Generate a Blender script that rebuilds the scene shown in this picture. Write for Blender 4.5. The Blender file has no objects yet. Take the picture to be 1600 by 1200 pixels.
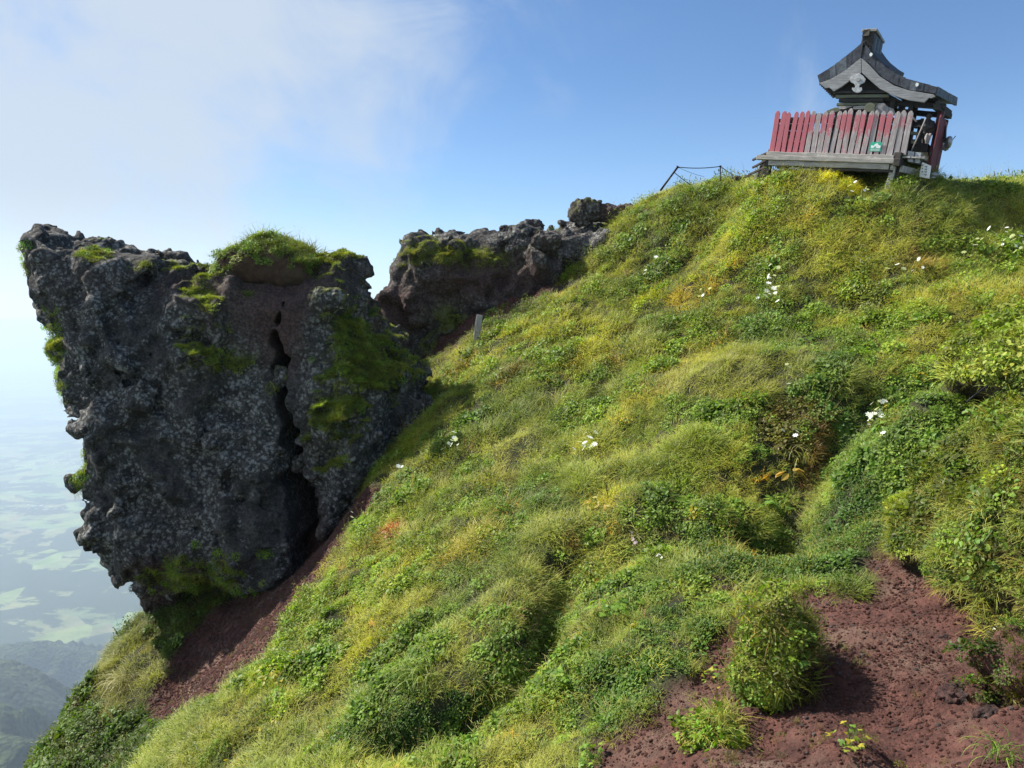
import bpy, math, random
import numpy as np
from mathutils import Vector, Matrix

random.seed(7)
RNG = np.random.default_rng(7)
S = bpy.context.scene
COL = S.collection
R_ = math.radians

# ------------------------------------------------------------------ camera, world, sun, exposure
FPX = 1209.0
PITCH = R_(4.73)
cam_d = bpy.data.cameras.new('camera')
cam_d.sensor_width = 36.0
cam_d.lens = 36.0 * FPX / 1600.0
cam_d.clip_start = 0.05
cam_d.clip_end = 120000.0
cam = bpy.data.objects.new('camera', cam_d)
cam.rotation_euler = (R_(90) - PITCH, 0, 0)
COL.objects.link(cam)
S.camera = cam

SUN = np.array([-0.64, 0.27, 0.72]); SUN = SUN / np.linalg.norm(SUN)
sun_el = math.asin(SUN[2]); sun_az = math.atan2(SUN[0], SUN[1])     # from +Y towards +X
world = bpy.data.worlds.new('World'); S.world = world
world.use_nodes = True

class NT:
    """small helper to wire shader nodes"""
    def __init__(s, tree):
        s.t = tree; tree.nodes.clear()
    def n(s, typ, **kw):
        nd = s.t.nodes.new(typ)
        for k, v in kw.items():
            if k.startswith('i_'):
                key = k[2:]
                key = int(key) if key.isdigit() else key.replace('_', ' ')
                nd.inputs[key].default_value = v
            else:
                setattr(nd, k, v)
        return nd
    def l(s, a, b):
        s.t.links.new(a, b)
    def math(s, op, a, b=None, c=None, clamp=False):
        nd = s.n('ShaderNodeMath', operation=op, use_clamp=clamp)
        for i, v in enumerate((a, b, c)):
            if v is None: continue
            if isinstance(v, (int, float)): nd.inputs[i].default_value = v
            else: s.l(v, nd.inputs[i])
        return nd.outputs[0]
    def mix(s, f, a, b, mode='MIX'):
        nd = s.n('ShaderNodeMix', data_type='RGBA', blend_type=mode)
        for i, v in ((0, f), (6, a), (7, b)):
            if isinstance(v, (int, float)): nd.inputs[i].default_value = v
            elif isinstance(v, tuple): nd.inputs[i].default_value = (v[0], v[1], v[2], 1)
            else: s.l(v, nd.inputs[i])
        return nd.outputs[2]
    def noise(s, vec, scale, detail=4, rough=0.55, dist=0.0):
        nd = s.n('ShaderNodeTexNoise')
        nd.inputs['Scale'].default_value = scale; nd.inputs['Detail'].default_value = detail
        nd.inputs['Roughness'].default_value = rough; nd.inputs['Distortion'].default_value = dist
        if vec is not None: s.l(vec, nd.inputs['Vector'])
        return nd.outputs[0]
    def voro(s, vec, scale, feature='F1', rand=1.0):
        nd = s.n('ShaderNodeTexVoronoi', feature=feature)
        nd.inputs['Scale'].default_value = scale; nd.inputs['Randomness'].default_value = rand
        s.l(vec, nd.inputs['Vector'])
        return nd
    def ramp(s, v, a, b):
        nd = s.n('ShaderNodeMapRange', interpolation_type='SMOOTHSTEP')
        s.l(v, nd.inputs[0]); nd.inputs[1].default_value = a; nd.inputs[2].default_value = b
        return nd.outputs[0]
    def scale(s, vec, v):
        nd = s.n('ShaderNodeMapping'); s.l(vec, nd.inputs[0]); nd.inputs['Scale'].default_value = v
        return nd.outputs[0]
    def bump(s, h, strength, dist):
        nd = s.n('ShaderNodeBump'); nd.inputs['Strength'].default_value = strength
        nd.inputs['Distance'].default_value = dist; s.l(h, nd.inputs['Height'])
        return nd.outputs[0]

w = NT(world.node_tree)
wo = w.n('ShaderNodeOutputWorld'); bg = w.n('ShaderNodeBackground')
sky = w.n('ShaderNodeTexSky', sky_type='NISHITA', sun_disc=False, sun_elevation=sun_el, sun_rotation=sun_az,
          altitude=1500.0, air_density=1.0, dust_density=0.25, ozone_density=3.0)
tc = w.n('ShaderNodeTexCoord')
sx = w.n('ShaderNodeSeparateXYZ'); w.l(tc.outputs['Generated'], sx.inputs[0])
# thin mist and cloud drifting up the mountain, thickest towards the sunny side and the horizon
v1 = w.scale(tc.outputs['Generated'], (1.0, 1.0, 1.2))
n1 = w.noise(v1, 2.2, 6, 0.52, 0.35)
n2 = w.noise(v1, 5.5, 8, 0.62, 0.9)
side = w.ramp(w.math('ADD', w.math('MULTIPLY', sx.outputs[0], -1.0), w.math('MULTIPLY', sx.outputs[1], -0.18)), -0.52, 0.42)
cl = w.math('ADD', w.math('MULTIPLY', side, 0.95), w.math('MULTIPLY', w.math('SUBTRACT', n1, 0.5), 2.1))
cl = w.math('ADD', cl, w.math('MULTIPLY', w.math('SUBTRACT', n2, 0.5), 1.05))
cl = w.ramp(cl, 0.14, 1.05)
hz = w.math('MULTIPLY', w.ramp(sx.outputs[2], 0.30, -0.04), 0.55)
CLOUD = (4.8, 5.45, 6.2)
hs = w.n('ShaderNodeHueSaturation'); hs.inputs['Saturation'].default_value = 1.08; hs.inputs['Value'].default_value = 1.18; w.l(sky.outputs[0], hs.inputs['Color'])
skc = w.mix(hz, hs.outputs[0], (3.6, 5.5, 7.9))
skc = w.mix(w.math('MULTIPLY', cl, 0.88, clamp=True), skc, CLOUD)
skc = w.mix(w.math('MULTIPLY', w.ramp(sx.outputs[2], 0.16, -0.01), 0.8), skc, w.mix(side, (4.6, 6.6, 8.4), (7.0, 8.2, 9.0)))
w.l(skc, bg.inputs[0]); bg.inputs[1].default_value = 0.08
w.l(bg.outputs[0], wo.inputs[0])

sun_d = bpy.data.lights.new('sun', 'SUN')
sun_d.energy = 5.0; sun_d.angle = R_(0.53); sun_d.color = (1.0, 0.93, 0.82)
sun = bpy.data.objects.new('sun', sun_d)
sun.rotation_euler = Vector(SUN).to_track_quat('Z', 'Y').to_euler()
sun.location = (-20, 10, 30)
COL.objects.link(sun)

vs = S.view_settings
S.display_settings.display_device = 'sRGB'
vs.view_transform = 'Standard'; vs.look = 'None'; vs.gamma = 1.0; vs.use_curve_mapping = False
vs.exposure = 0.8
S.cycles.max_bounces = 6; S.cycles.diffuse_bounces = 3; S.cycles.transmission_bounces = 4
S.cycles.volume_bounces = 1; S.cycles.glossy_bounces = 2; S.cycles.transparent_max_bounces = 6
S.cycles.use_denoising = True

# ------------------------------------------------------------------ projection helpers (pixels of the photograph -> points)
FW = np.array([0, math.cos(PITCH), -math.sin(PITCH)]); UP = np.array([0, math.sin(PITCH), math.cos(PITCH)])
def rays(px, py):
    px = np.asarray(px, float); py = np.asarray(py, float)
    return FW + ((px - 800) / FPX)[..., None] * np.array([1., 0, 0]) + ((600 - py) / FPX)[..., None] * UP
def at(px, py, Y):
    d = rays(px, py); return d * (np.asarray(Y, float) / d[..., 1])[..., None]
def proj(P):
    d = P @ FW
    d = np.where(d > 0.05, d, 0.05)
    return 800 + FPX * P[..., 0] / d, 600 - FPX * (P @ UP) / d

# ------------------------------------------------------------------ noise
def _h(ix, iy, iz, s=0):
    n = (ix.astype(np.int64) * 73856093) ^ (iy.astype(np.int64) * 19349663) ^ (iz.astype(np.int64) * 83492791) ^ (s * 2654435761 & 0xffffffff)
    n = (n ^ (n >> 13)) & 0xffffffff
    n = (n * 1274126177) & 0xffffffff
    n = n ^ (n >> 16)
    n = (n * 2246822519) & 0xffffffff
    n = n ^ (n >> 13)
    return (n & 0xffffff) / float(0xffffff)
def vnoise(P, s=0):
    i = np.floor(P).astype(np.int64); f = P - i; f = f * f * f * (f * (f * 6 - 15) + 10)
    x, y, z = i[..., 0], i[..., 1], i[..., 2]; u, v, q = f[..., 0], f[..., 1], f[..., 2]
    r = 0
    for dx in (0, 1):
        for dy in (0, 1):
            for dz in (0, 1):
                r = r + _h(x + dx, y + dy, z + dz, s) * (u if dx else 1 - u) * (v if dy else 1 - v) * (q if dz else 1 - q)
    return r * 2 - 1
def fbm(P, o=4, s=0, g=0.5):
    r = 0; a = 1.0; t = 0
    for k in range(o):
        r = r + a * vnoise(P * (2.03 ** k) + 11.3 * k, s + k); t += a; a *= g
    return r / t
def worley(P, s=0):
    i = np.floor(P).astype(np.int64); f = P - i
    best = np.full(P.shape[:-1], 9.0); sec = best.copy()
    for dx in (-1, 0, 1):
        for dy in (-1, 0, 1):
            for dz in (-1, 0, 1):
                x, y, z = i[..., 0] + dx, i[..., 1] + dy, i[..., 2] + dz
                d = (dx + _h(x, y, z, s) - f[..., 0]) ** 2 + (dy + _h(x, y, z, s + 7) - f[..., 1]) ** 2 + (dz + _h(x, y, z, s + 13) - f[..., 2]) ** 2
                sec = np.minimum(sec, np.maximum(best, d)); best = np.minimum(best, d)
    return np.sqrt(best), np.sqrt(sec)
def facets(P, s=0):
    """broken rock: every cell of a random division is cut by its own tilted plane"""
    i = np.floor(P).astype(np.int64); f = P - i
    best = np.full(P.shape[:-1], 9.0); val = np.zeros(P.shape[:-1])
    for dx in (-1, 0, 1):
        for dy in (-1, 0, 1):
            for dz in (-1, 0, 1):
                x, y, z = i[..., 0] + dx, i[..., 1] + dy, i[..., 2] + dz
                vx = dx + _h(x, y, z, s) - f[..., 0]; vy = dy + _h(x, y, z, s + 7) - f[..., 1]; vz = dz + _h(x, y, z, s + 13) - f[..., 2]
                d = vx * vx + vy * vy + vz * vz
                v = vx * (_h(x, y, z, s + 21) - .5) + vy * (_h(x, y, z, s + 22) - .5) + vz * (_h(x, y, z, s + 23) - .5) + .45 * (_h(x, y, z, s + 24) - .5)
                m = d < best; best = np.where(m, d, best); val = np.where(m, v, val)
    return val
def P2(X, Y):
    return np.stack([X, Y, np.zeros_like(X) + 0.37], -1)
def sst(a, b, x):
    t = np.clip((x - a) / (b - a), 0, 1); return t * t * (3 - 2 * t)

# ------------------------------------------------------------------ 2D polygon tools
def seg_dist(X, Y, poly, closed=True):
    best = np.full(X.shape, 1e9)
    n = len(poly)
    for a in range(n if closed else n - 1):
        x0, y0 = poly[a]; x1, y1 = poly[(a + 1) % n]
        dx, dy = x1 - x0, y1 - y0; L = dx * dx + dy * dy + 1e-12
        t = np.clip(((X - x0) * dx + (Y - y0) * dy) / L, 0, 1)
        best = np.minimum(best, (X - x0 - t * dx) ** 2 + (Y - y0 - t * dy) ** 2)
    return np.sqrt(best)
def inside(X, Y, poly):
    r = np.zeros(X.shape, bool); n = len(poly)
    for a in range(n):
        x0, y0 = poly[a]; x1, y1 = poly[(a + 1) % n]
        if y0 == y1: continue
        c = ((y0 > Y) != (y1 > Y)) & (X < (x1 - x0) * (Y - y0) / (y1 - y0) + x0)
        r ^= c
    return r
def sdf2(X, Y, poly):
    d = seg_dist(X, Y, poly)
    return np.where(inside(X, Y, poly), -d, d)

# ------------------------------------------------------------------ object helpers
def tag(o, label=None, cat=None, group=None, kind=None):
    if label: o['label'] = label
    if cat: o['category'] = cat
    if group: o['group'] = group
    if kind: o['kind'] = kind
    return o
def link(o, parent=None):
    COL.objects.link(o)
    if parent is not None: o.parent = parent
    return o
def empty(name, loc=(0, 0, 0), rot=None):
    o = bpy.data.objects.new(name, None); o.location = loc; o.empty_display_size = 0.2
    if rot is not None: o.rotation_euler = rot
    COL.objects.link(o); return o
def mesh_np(name, V, Fq, mat=None, smooth=True, parent=None, attrs=None, do_link=True):
    """V (n,3); Fq (m,3|4) array or a list of such arrays"""
    me = bpy.data.meshes.new(name)
    Fs = Fq if isinstance(Fq, list) else [Fq]
    Fs = [np.asarray(a, np.int32) for a in Fs if len(a)]
    loops = np.concatenate([a.ravel() for a in Fs]); tot = np.concatenate([np.full(len(a), a.shape[1], np.int32) for a in Fs])
    st = np.concatenate([[0], np.cumsum(tot)[:-1]]).astype(np.int32)
    me.vertices.add(len(V)); me.vertices.foreach_set('co', np.asarray(V, np.float32).ravel())
    me.loops.add(len(loops)); me.loops.foreach_set('vertex_index', loops.astype(np.int32))
    me.polygons.add(len(tot)); me.polygons.foreach_set('loop_start', st); me.polygons.foreach_set('loop_total', tot)
    me.update(calc_edges=True)
    me.polygons.foreach_set('use_smooth', np.full(len(tot), smooth, bool))
    for k, a in (attrs or {}).items():
        a = np.asarray(a, np.float32)
        if a.ndim == 1:
            at_ = me.attributes.new(k, 'FLOAT', 'POINT'); at_.data.foreach_set('value', a)
        else:
            at_ = me.attributes.new(k, 'FLOAT_COLOR', 'POINT')
            at_.data.foreach_set('color', np.concatenate([a, np.ones((len(a), 1), np.float32)], 1).ravel())
    if mat: me.materials.append(mat)
    o = bpy.data.objects.new(name, me)
    if do_link: link(o, parent)
    return o
class MB:
    """collects boxes, tubes and prisms, builds them as one mesh"""
    def __init__(s): s.v = []; s.f = []
    def add(s, V, F):
        b = len(s.v); s.v += [tuple(map(float, p)) for p in V]; s.f += [tuple(i + b for i in q) for q in F]
    def box(s, c, d, M=None, jit=0.0):
        V = []
        for z in (-.5, .5):
            for x, y in ((-.5, -.5), (.5, -.5), (.5, .5), (-.5, .5)):
                p = Vector((x * d[0] + random.uniform(-jit, jit), y * d[1] + random.uniform(-jit, jit), z * d[2] + random.uniform(-jit, jit)))
                if M is not None: p = M @ p
                V.append((p[0] + c[0], p[1] + c[1], p[2] + c[2]))
        s.add(V, [(3, 2, 1, 0), (4, 5, 6, 7), (0, 1, 5, 4), (1, 2, 6, 5), (2, 3, 7, 6), (3, 0, 4, 7)]); return s
    def bar(s, a, b, wx, wz, nseg=1, wob=0.0):
        """rectangular timber from a to b"""
        a = Vector(a); b = Vector(b); d = (b - a).normalized()
        up = Vector((0, 0, 1)) if abs(d.z) < .8 else Vector((0, 1, 0))
        r = d.cross(up).normalized(); u = r.cross(d)
        V = []; F = []
        for k in range(nseg + 1):
            p = a.lerp(b, k / nseg) + r * random.uniform(-wob, wob) + u * random.uniform(-wob, wob)
            for sx_, su in ((-1, -1), (1, -1), (1, 1), (-1, 1)):
                V.append(p + r * sx_ * wx / 2 * (1 + random.uniform(-wob, wob) * 3) + u * su * wz / 2)
        for k in range(nseg):
            for j in range(4):
                F.append((4 * k + j, 4 * k + (j + 1) % 4, 4 * k + 4 + (j + 1) % 4, 4 * k + 4 + j))
        F.append((3, 2, 1, 0)); F.append(tuple(4 * nseg + j for j in range(4)))
        s.add(V, F); return s
    def tube(s, pts, rad, n=6):
        pts = [Vector(p) for p in pts]; V = []; F = []
        for k, p in enumerate(pts):
            d = (pts[min(k + 1, len(pts) - 1)] - pts[max(k - 1, 0)]).normalized()
            up = Vector((0, 0, 1)) if abs(d.z) < .9 else Vector((0, 1, 0))
            r = d.cross(up).normalized(); u = r.cross(d)
            q = rad[k] if isinstance(rad, (list, tuple)) else rad
            for j in range(n):
                a = 2 * math.pi * j / n; V.append(p + r * q * math.cos(a) + u * q * math.sin(a))
        for k in range(len(pts) - 1):
            for j in range(n):
                F.append((n * k + j, n * k + (j + 1) % n, n * k + n + (j + 1) % n, n * k + n + j))
        F.append(tuple(range(n))[::-1]); F.append(tuple(n * (len(pts) - 1) + j for j in range(n)))
        s.add(V, F); return s
    def prism(s, poly, y0, y1):
        """poly in (x, z), extruded along y"""
        n = len(poly)
        V = [(x, y0, z) for x, z in poly] + [(x, y1, z) for x, z in poly]
        F = [tuple(range(n)), tuple(range(n, 2 * n))[::-1]] + [(j, n + j, n + (j + 1) % n, (j + 1) % n) for j in range(n)]
        s.add(V, F); return s
    def build(s, name, mat, parent=None, bevel=0.0, smooth=False):
        me = bpy.data.meshes.new(name); me.from_pydata(s.v, [], s.f); me.validate()
        if mat: me.materials.append(mat)
        o = bpy.data.objects.new(name, me)
        if smooth: me.polygons.foreach_set('use_smooth', [True] * len(me.polygons))
        link(o, parent)
        if bevel:
            m = o.modifiers.new('bevel', 'BEVEL'); m.width = bevel; m.segments = 1; m.limit_method = 'ANGLE'
        return o

# ------------------------------------------------------------------ implicit solids (rocks, mounds)
def surface_nets(F, o, h):
    ins = F < 0
    nx, ny, nz = F.shape
    c = [(dx, dy, dz) for dx in (0, 1) for dy in (0, 1) for dz in (0, 1)]
    cnt = sum(ins[dx:nx - 1 + dx, dy:ny - 1 + dy, dz:nz - 1 + dz].astype(np.int8) for dx, dy, dz in c)
    act = (cnt > 0) & (cnt < 8)
    I = np.argwhere(act)
    acc = np.zeros((len(I), 3)); num = np.zeros(len(I))
    for a in c:
        for ax in range(3):
            if a[ax]: continue
            b = list(a); b[ax] = 1
            fa = F[I[:, 0] + a[0], I[:, 1] + a[1], I[:, 2] + a[2]]; fb = F[I[:, 0] + b[0], I[:, 1] + b[1], I[:, 2] + b[2]]
            m = (fa < 0) != (fb < 0)
            t = np.where(m, fa / np.where(m, fa - fb, 1), 0)
            p = np.tile(np.array(a, float), (len(I), 1)); p[:, ax] += t
            acc += p * m[:, None]; num += m
    V = (I + acc / num[:, None]) * h + o
    idx = np.full(act.shape, -1, np.int64); idx[tuple(I.T)] = np.arange(len(I))
    Q = []
    for ax in range(3):
        s0 = [slice(1, -1)] * 3; s1 = [slice(1, -1)] * 3
        s0[ax] = slice(0, -1); s1[ax] = slice(1, None)
        A = ins[tuple(s0)]; B = ins[tuple(s1)]
        E = np.argwhere(A != B)
        fl = A[tuple(E.T)]
        e = E.copy()
        for k in range(3):
            if k != ax: e[:, k] += 1
        u, v = [(1, 2), (2, 0), (0, 1)][ax]
        def cell(du, dv):
            q = e.copy(); q[:, u] -= du; q[:, v] -= dv
            return idx[q[:, 0], q[:, 1], q[:, 2]]
        q = np.stack([cell(1, 1), cell(0, 1), cell(0, 0), cell(1, 0)], 1)
        q[~fl] = q[~fl][:, ::-1]
        Q.append(q)
    Q = np.concatenate(Q); Q = Q[(Q >= 0).all(1)]
    return V, Q
def one_body(V, Q):
    lab = np.arange(len(V))                                             # keep the one connected body, drop crumbs that float free
    for _ in range(400):
        m = lab[Q].min(1); new = lab.copy()
        for k in range(4): np.minimum.at(new, Q[:, k], m)
        new = new[new]
        if (new == lab).all(): break
        lab = new
    big = np.bincount(lab).argmax(); keep = lab == big
    idx = np.cumsum(keep) - 1
    Q = idx[Q[keep[Q[:, 0]]]]; V = V[keep]
    return V, Q
def vert_normals(V, Q):
    T = np.concatenate([Q[:, [0, 1, 2]], Q[:, [0, 2, 3]]]) if Q.shape[1] == 4 else Q
    n = np.cross(V[T[:, 1]] - V[T[:, 0]], V[T[:, 2]] - V[T[:, 0]])
    N = np.zeros_like(V)
    for k in range(3): np.add.at(N, T[:, k], n)
    return N / (np.linalg.norm(N, axis=1)[:, None] + 1e-12)
def solid(outline_px, Y0, T, r, h, disp, cut=None, pad=0.5, slant=0.0):
    """closed solid whose section across the view at depth Y0 is the given outline, T half thickness, r edge rounding"""
    pts = at(*np.array(outline_px, float).T, Y0 - (T - r))
    poly = [(p[0], p[2]) for p in pts]
    lo = np.array([min(p[0] for p in poly) - pad, Y0 - T - pad, min(p[1] for p in poly) - pad])
    hi = np.array([max(p[0] for p in poly) + pad, Y0 + T + pad, max(p[1] for p in poly) + pad])
    n = np.ceil((hi - lo) / h).astype(int) + 1
    gx, gy, gz = [lo[k] + h * np.arange(n[k]) for k in range(3)]
    sd = sdf2(*np.meshgrid(gx, gz, indexing='ij'), poly)
    q1 = (sd + r)[:, None, :]
    yc = Y0 + slant * (gz - (lo[2] + hi[2]) / 2)[None, None, :]
    q2 = (np.abs(gy[None, :, None] - yc) - T + r)
    F = np.sqrt(np.maximum(q1, 0) ** 2 + np.maximum(q2, 0) ** 2) + np.minimum(np.maximum(q1, q2), 0) - r
    F = F + np.zeros(tuple(n))
    near = np.argwhere(np.abs(F) < pad + 0.1)
    Pn = lo + near * h
    vals = F[tuple(near.T)]
    vals = disp(Pn, vals)
    F[tuple(near.T)] = vals
    for ax in range(3):
        F = .7 * F + .15 * np.roll(F, 1, ax) + .15 * np.roll(F, -1, ax)
    if cut is not None: F = cut(F, gx, gy, gz)
    V, Q = surface_nets(F, lo, h)
    V, Q = one_body(V, Q)
    return V, Q

# ------------------------------------------------------------------ materials
def pmat(name):
    m = bpy.data.materials.new(name); m.use_nodes = True
    n = NT(m.node_tree)
    out = n.n('ShaderNodeOutputMaterial'); b = n.n('ShaderNodeBsdfPrincipled')
    n.l(b.outputs[0], out.inputs[0])
    b.inputs['Roughness'].default_value = 0.8
    b.inputs['Specular IOR Level'].default_value = 0.3
    return m, n, b
def attr(n, name, typ='GEOMETRY'):
    a = n.n('ShaderNodeAttribute', attribute_name=name, attribute_type=typ); return a
def m_wood(name, base, paint=None, paint_amt=0.0, axis=2, rough=0.85):
    m, n, b = pmat(name)
    t = n.n('ShaderNodeTexCoord'); oi = n.n('ShaderNodeObjectInfo')
    va = n.n('ShaderNodeVectorMath', operation='ADD'); n.l(t.outputs['Object'], va.inputs[0])
    cx = n.n('ShaderNodeCombineXYZ'); n.l(n.math('MULTIPLY', oi.outputs['Random'], 37.0), cx.inputs[0]); n.l(n.math('MULTIPLY', oi.outputs['Random'], 19.0), cx.inputs[2])
    n.l(cx.outputs[0], va.inputs[1])
    sc = [55, 55, 55]; sc[axis] = 3.5
    g = n.noise(n.scale(va.outputs[0], tuple(sc)), 1.0, 6, 0.65, 0.4)
    blot = n.noise(va.outputs[0], 9.0, 5, 0.6)
    c = n.mix(n.ramp(g, 0.3, 0.7), tuple(x * 0.5 for x in base), tuple(min(1, x * 1.35) for x in base))
    c = n.mix(n.ramp(blot, 0.35, 0.7), c, tuple(x * 0.8 for x in base))
    if paint:
        pv = n.math('ADD', n.noise(n.scale(va.outputs[0], (30, 30, 6)), 1.0, 6, 0.7), n.math('MULTIPLY', attr(n, 'paint', 'OBJECT').outputs['Fac'], 0.9))
        sz_ = n.n('ShaderNodeSeparateXYZ'); n.l(t.outputs['Object'], sz_.inputs[0])
        hb_ = n.math('MULTIPLY', n.ramp(sz_.outputs[2], .76, .70), n.ramp(sz_.outputs[2], .22, .58))
        pv = n.math('ADD', pv, n.math('SUBTRACT', n.math('MULTIPLY', hb_, .30), .13))
        pv = n.math('ADD', pv, n.math('MULTIPLY', n.math('SUBTRACT', n.noise(n.scale(va.outputs[0], (70, 70, 22)), 1.0, 7, .75), .5), .9))
        pf = n.ramp(pv, 0.80, 0.90)
        pc = n.mix(g, tuple(x * 0.8 for x in paint), tuple(min(1, x * 1.25) for x in paint))
        c = n.mix(pf, c, pc)
    n.l(c, b.inputs['Base Color']); b.inputs['Roughness'].default_value = rough
    n.l(n.bump(g, 0.6, 0.004), b.inputs['Normal'])
    return m
GREYWOOD = m_wood('weathered grey wood', (0.33, 0.315, 0.31))
GREYBEAM = m_wood('weathered grey beam', (0.40, 0.375, 0.345), axis=0)
DARKWOOD = m_wood('dark wood', (0.05, 0.045, 0.042), axis=0)  # near-black wood tone for beams, rafters and inner boards
REDPICKET = m_wood('peeling red paint on wood', (0.44, 0.385, 0.385), paint=(0.46, 0.14, 0.17))
BARGE = m_wood('silver grey bargeboard', (0.30, 0.30, 0.31), axis=0)
MOSSWOOD = m_wood('mossy grey wood', (0.16, 0.17, 0.12), axis=0)
def m_plain(name, col, rough=0.6, metal=0.0, var=0.3, scale=20.0):
    m, n, b = pmat(name)
    t = n.n('ShaderNodeTexCoord'); g = n.noise(t.outputs['Object'], scale, 6, 0.65)
    c = n.mix(n.ramp(g, 0.3, 0.7), tuple(x * (1 - var) for x in col), tuple(min(1, x * (1 + var)) for x in col))
    n.l(c, b.inputs['Base Color']); b.inputs['Roughness'].default_value = rough; b.inputs['Metallic'].default_value = metal
    n.l(n.bump(g, 0.3, 0.003), b.inputs['Normal'])
    return m
SLATE = m_plain('dark slate blue roof sheet', (0.05, 0.056, 0.072), 0.7, 0.1, 0.45, 14)
SLATE2 = m_plain('pale worn roof sheet', (0.10, 0.115, 0.135), 0.65, 0.1, 0.4, 14)
RUST = m_plain('dark iron', (0.03, 0.03, 0.033), 0.6, 0.6)
ROPE = m_plain('dark rope', (0.05, 0.055, 0.07), 0.9)
GREYTIN = m_plain('grey tin', (0.30, 0.32, 0.34), 0.45, 0.3)
WHITEB = m_plain('white board', (0.72, 0.73, 0.74), 0.6, 0, 0.12)
GREENS = m_plain('green sign', (0.03, 0.42, 0.27), 0.5, 0, 0.1)
WHITES = m_plain('white print', (0.78, 0.82, 0.80), 0.5, 0, 0.05)
INK = m_plain('dark ink', (0.04, 0.05, 0.09), 0.6)
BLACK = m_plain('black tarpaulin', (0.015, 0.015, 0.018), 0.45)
BLUET = m_plain('blue grey sheet', (0.07, 0.09, 0.16), 0.5)

def m_rock(name, dark, light, red, lich=1.0):
    m, n, b = pmat(name)
    t = n.n('ShaderNodeTexCoord').outputs['Object']
    big = n.noise(t, 0.9, 6, 0.6); mid = n.noise(t, 5.0, 8, 0.65); fine = n.noise(t, 22.0, 8, 0.7)
    c = n.mix(n.ramp(mid, 0.3, 0.72), dark, light)
    c = n.mix(attr(n, 'red').outputs['Fac'], c, n.mix(mid, tuple(x * .6 for x in red), tuple(x * 1.5 for x in red)))
    c = n.mix(n.math('MULTIPLY', n.ramp(fine, 0.62, 0.40), 0.75), c, tuple(x * 0.35 for x in dark))  # crevice shade painted in: low spots of the fine bump coloured dark
    # crusty pale lichen: broken patches of grey
    l1 = n.voro(n.scale(t, (1, 1, 1)), 13.0).outputs['Distance']
    l2 = n.noise(t, 30.0, 6, 0.7)
    lz = n.math('MULTIPLY', n.ramp(n.noise(t, 1.1, 7, 0.65), 0.44, 0.48), n.ramp(n.math('SUBTRACT', n.math('ADD', l2, n.math('MULTIPLY', mid, 0.5)), n.math('MULTIPLY', l1, 0.45)), 0.52, 0.68))
    lz = n.math('MULTIPLY', lz, n.math('MULTIPLY', n.math('SUBTRACT', 1.0, attr(n, 'red').outputs['Fac'], clamp=True), lich))
    c = n.mix(n.math('MULTIPLY', lz, .75), c, (0.30, 0.31, 0.30))
    ms = n.math('MULTIPLY', n.ramp(n.math('ADD', attr(n, 'moss').outputs['Fac'], n.math('MULTIPLY', n.math('SUBTRACT', l2, 0.5), 2.6)), 0.42, 0.62), 1.0)
    mc = n.mix(n.ramp(mid, 0.35, 0.65), (0.04, 0.045, 0.014), (0.15, 0.17, 0.04))
    c = n.mix(ms, c, mc)
    n.l(c, b.inputs['Base Color']); b.inputs['Roughness'].default_value = 0.92
    hgt = n.math('ADD', n.math('MULTIPLY', mid, 0.7), n.math('ADD', n.math('MULTIPLY', fine, 0.35), n.math('MULTIPLY', l1, 0.25)))
    n.l(n.bump(hgt, 1.0, 0.12), b.inputs['Normal'])
    return m
ROCK = m_rock('dark basalt with lichen', (0.040, 0.040, 0.041), (0.135, 0.13, 0.125), (0.105, 0.062, 0.055))
STONE = m_rock('grey brown stone', (0.06, 0.055, 0.055), (0.14, 0.13, 0.125), (0.10, 0.05, 0.045), 0.6)

def m_ground():
    m, n, b = pmat('red scoria and soil')
    t = n.n('ShaderNodeTexCoord').outputs['Object']
    big = n.noise(t, 1.3, 6, 0.6); mid = n.noise(t, 9.0, 7, 0.65); fine = n.noise(t, 60.0, 6, 0.7)
    vo = n.voro(t, 34.0).outputs['Distance']; vo2 = n.voro(t, 80.0).outputs['Distance']
    red = n.mix(n.ramp(mid, 0.3, 0.7), (0.042, 0.018, 0.015), (0.125, 0.053, 0.042))
    red = n.mix(n.ramp(big, 0.45, 0.75), red, (0.15, 0.10, 0.075))
    red = n.mix(n.math('MULTIPLY', n.ramp(fine, 0.55, 0.35), 0.6), red, (0.035, 0.018, 0.016))
    soil = n.mix(n.ramp(mid, 0.35, 0.65), (0.018, 0.018, 0.009), (0.04, 0.048, 0.017))
    c = n.mix(attr(n, 'dirt').outputs['Fac'], soil, red)
    far = n.mix(n.noise(t, 0.02, 6, 0.6), (0.02, 0.035, 0.015), (0.05, 0.07, 0.025))
    c = n.mix(attr(n, 'far').outputs['Fac'], c, far)
    n.l(c, b.inputs['Base Color']); b.inputs['Roughness'].default_value = 0.95
    hh = n.math('ADD', n.math('MULTIPLY', vo, 0.5), n.math('ADD', n.math('MULTIPLY', fine, 0.4), n.math('MULTIPLY', vo2, 0.25)))
    n.l(n.bump(hh, 1.0, 0.018), b.inputs['Normal'])
    return m
GROUND = m_ground()

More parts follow.
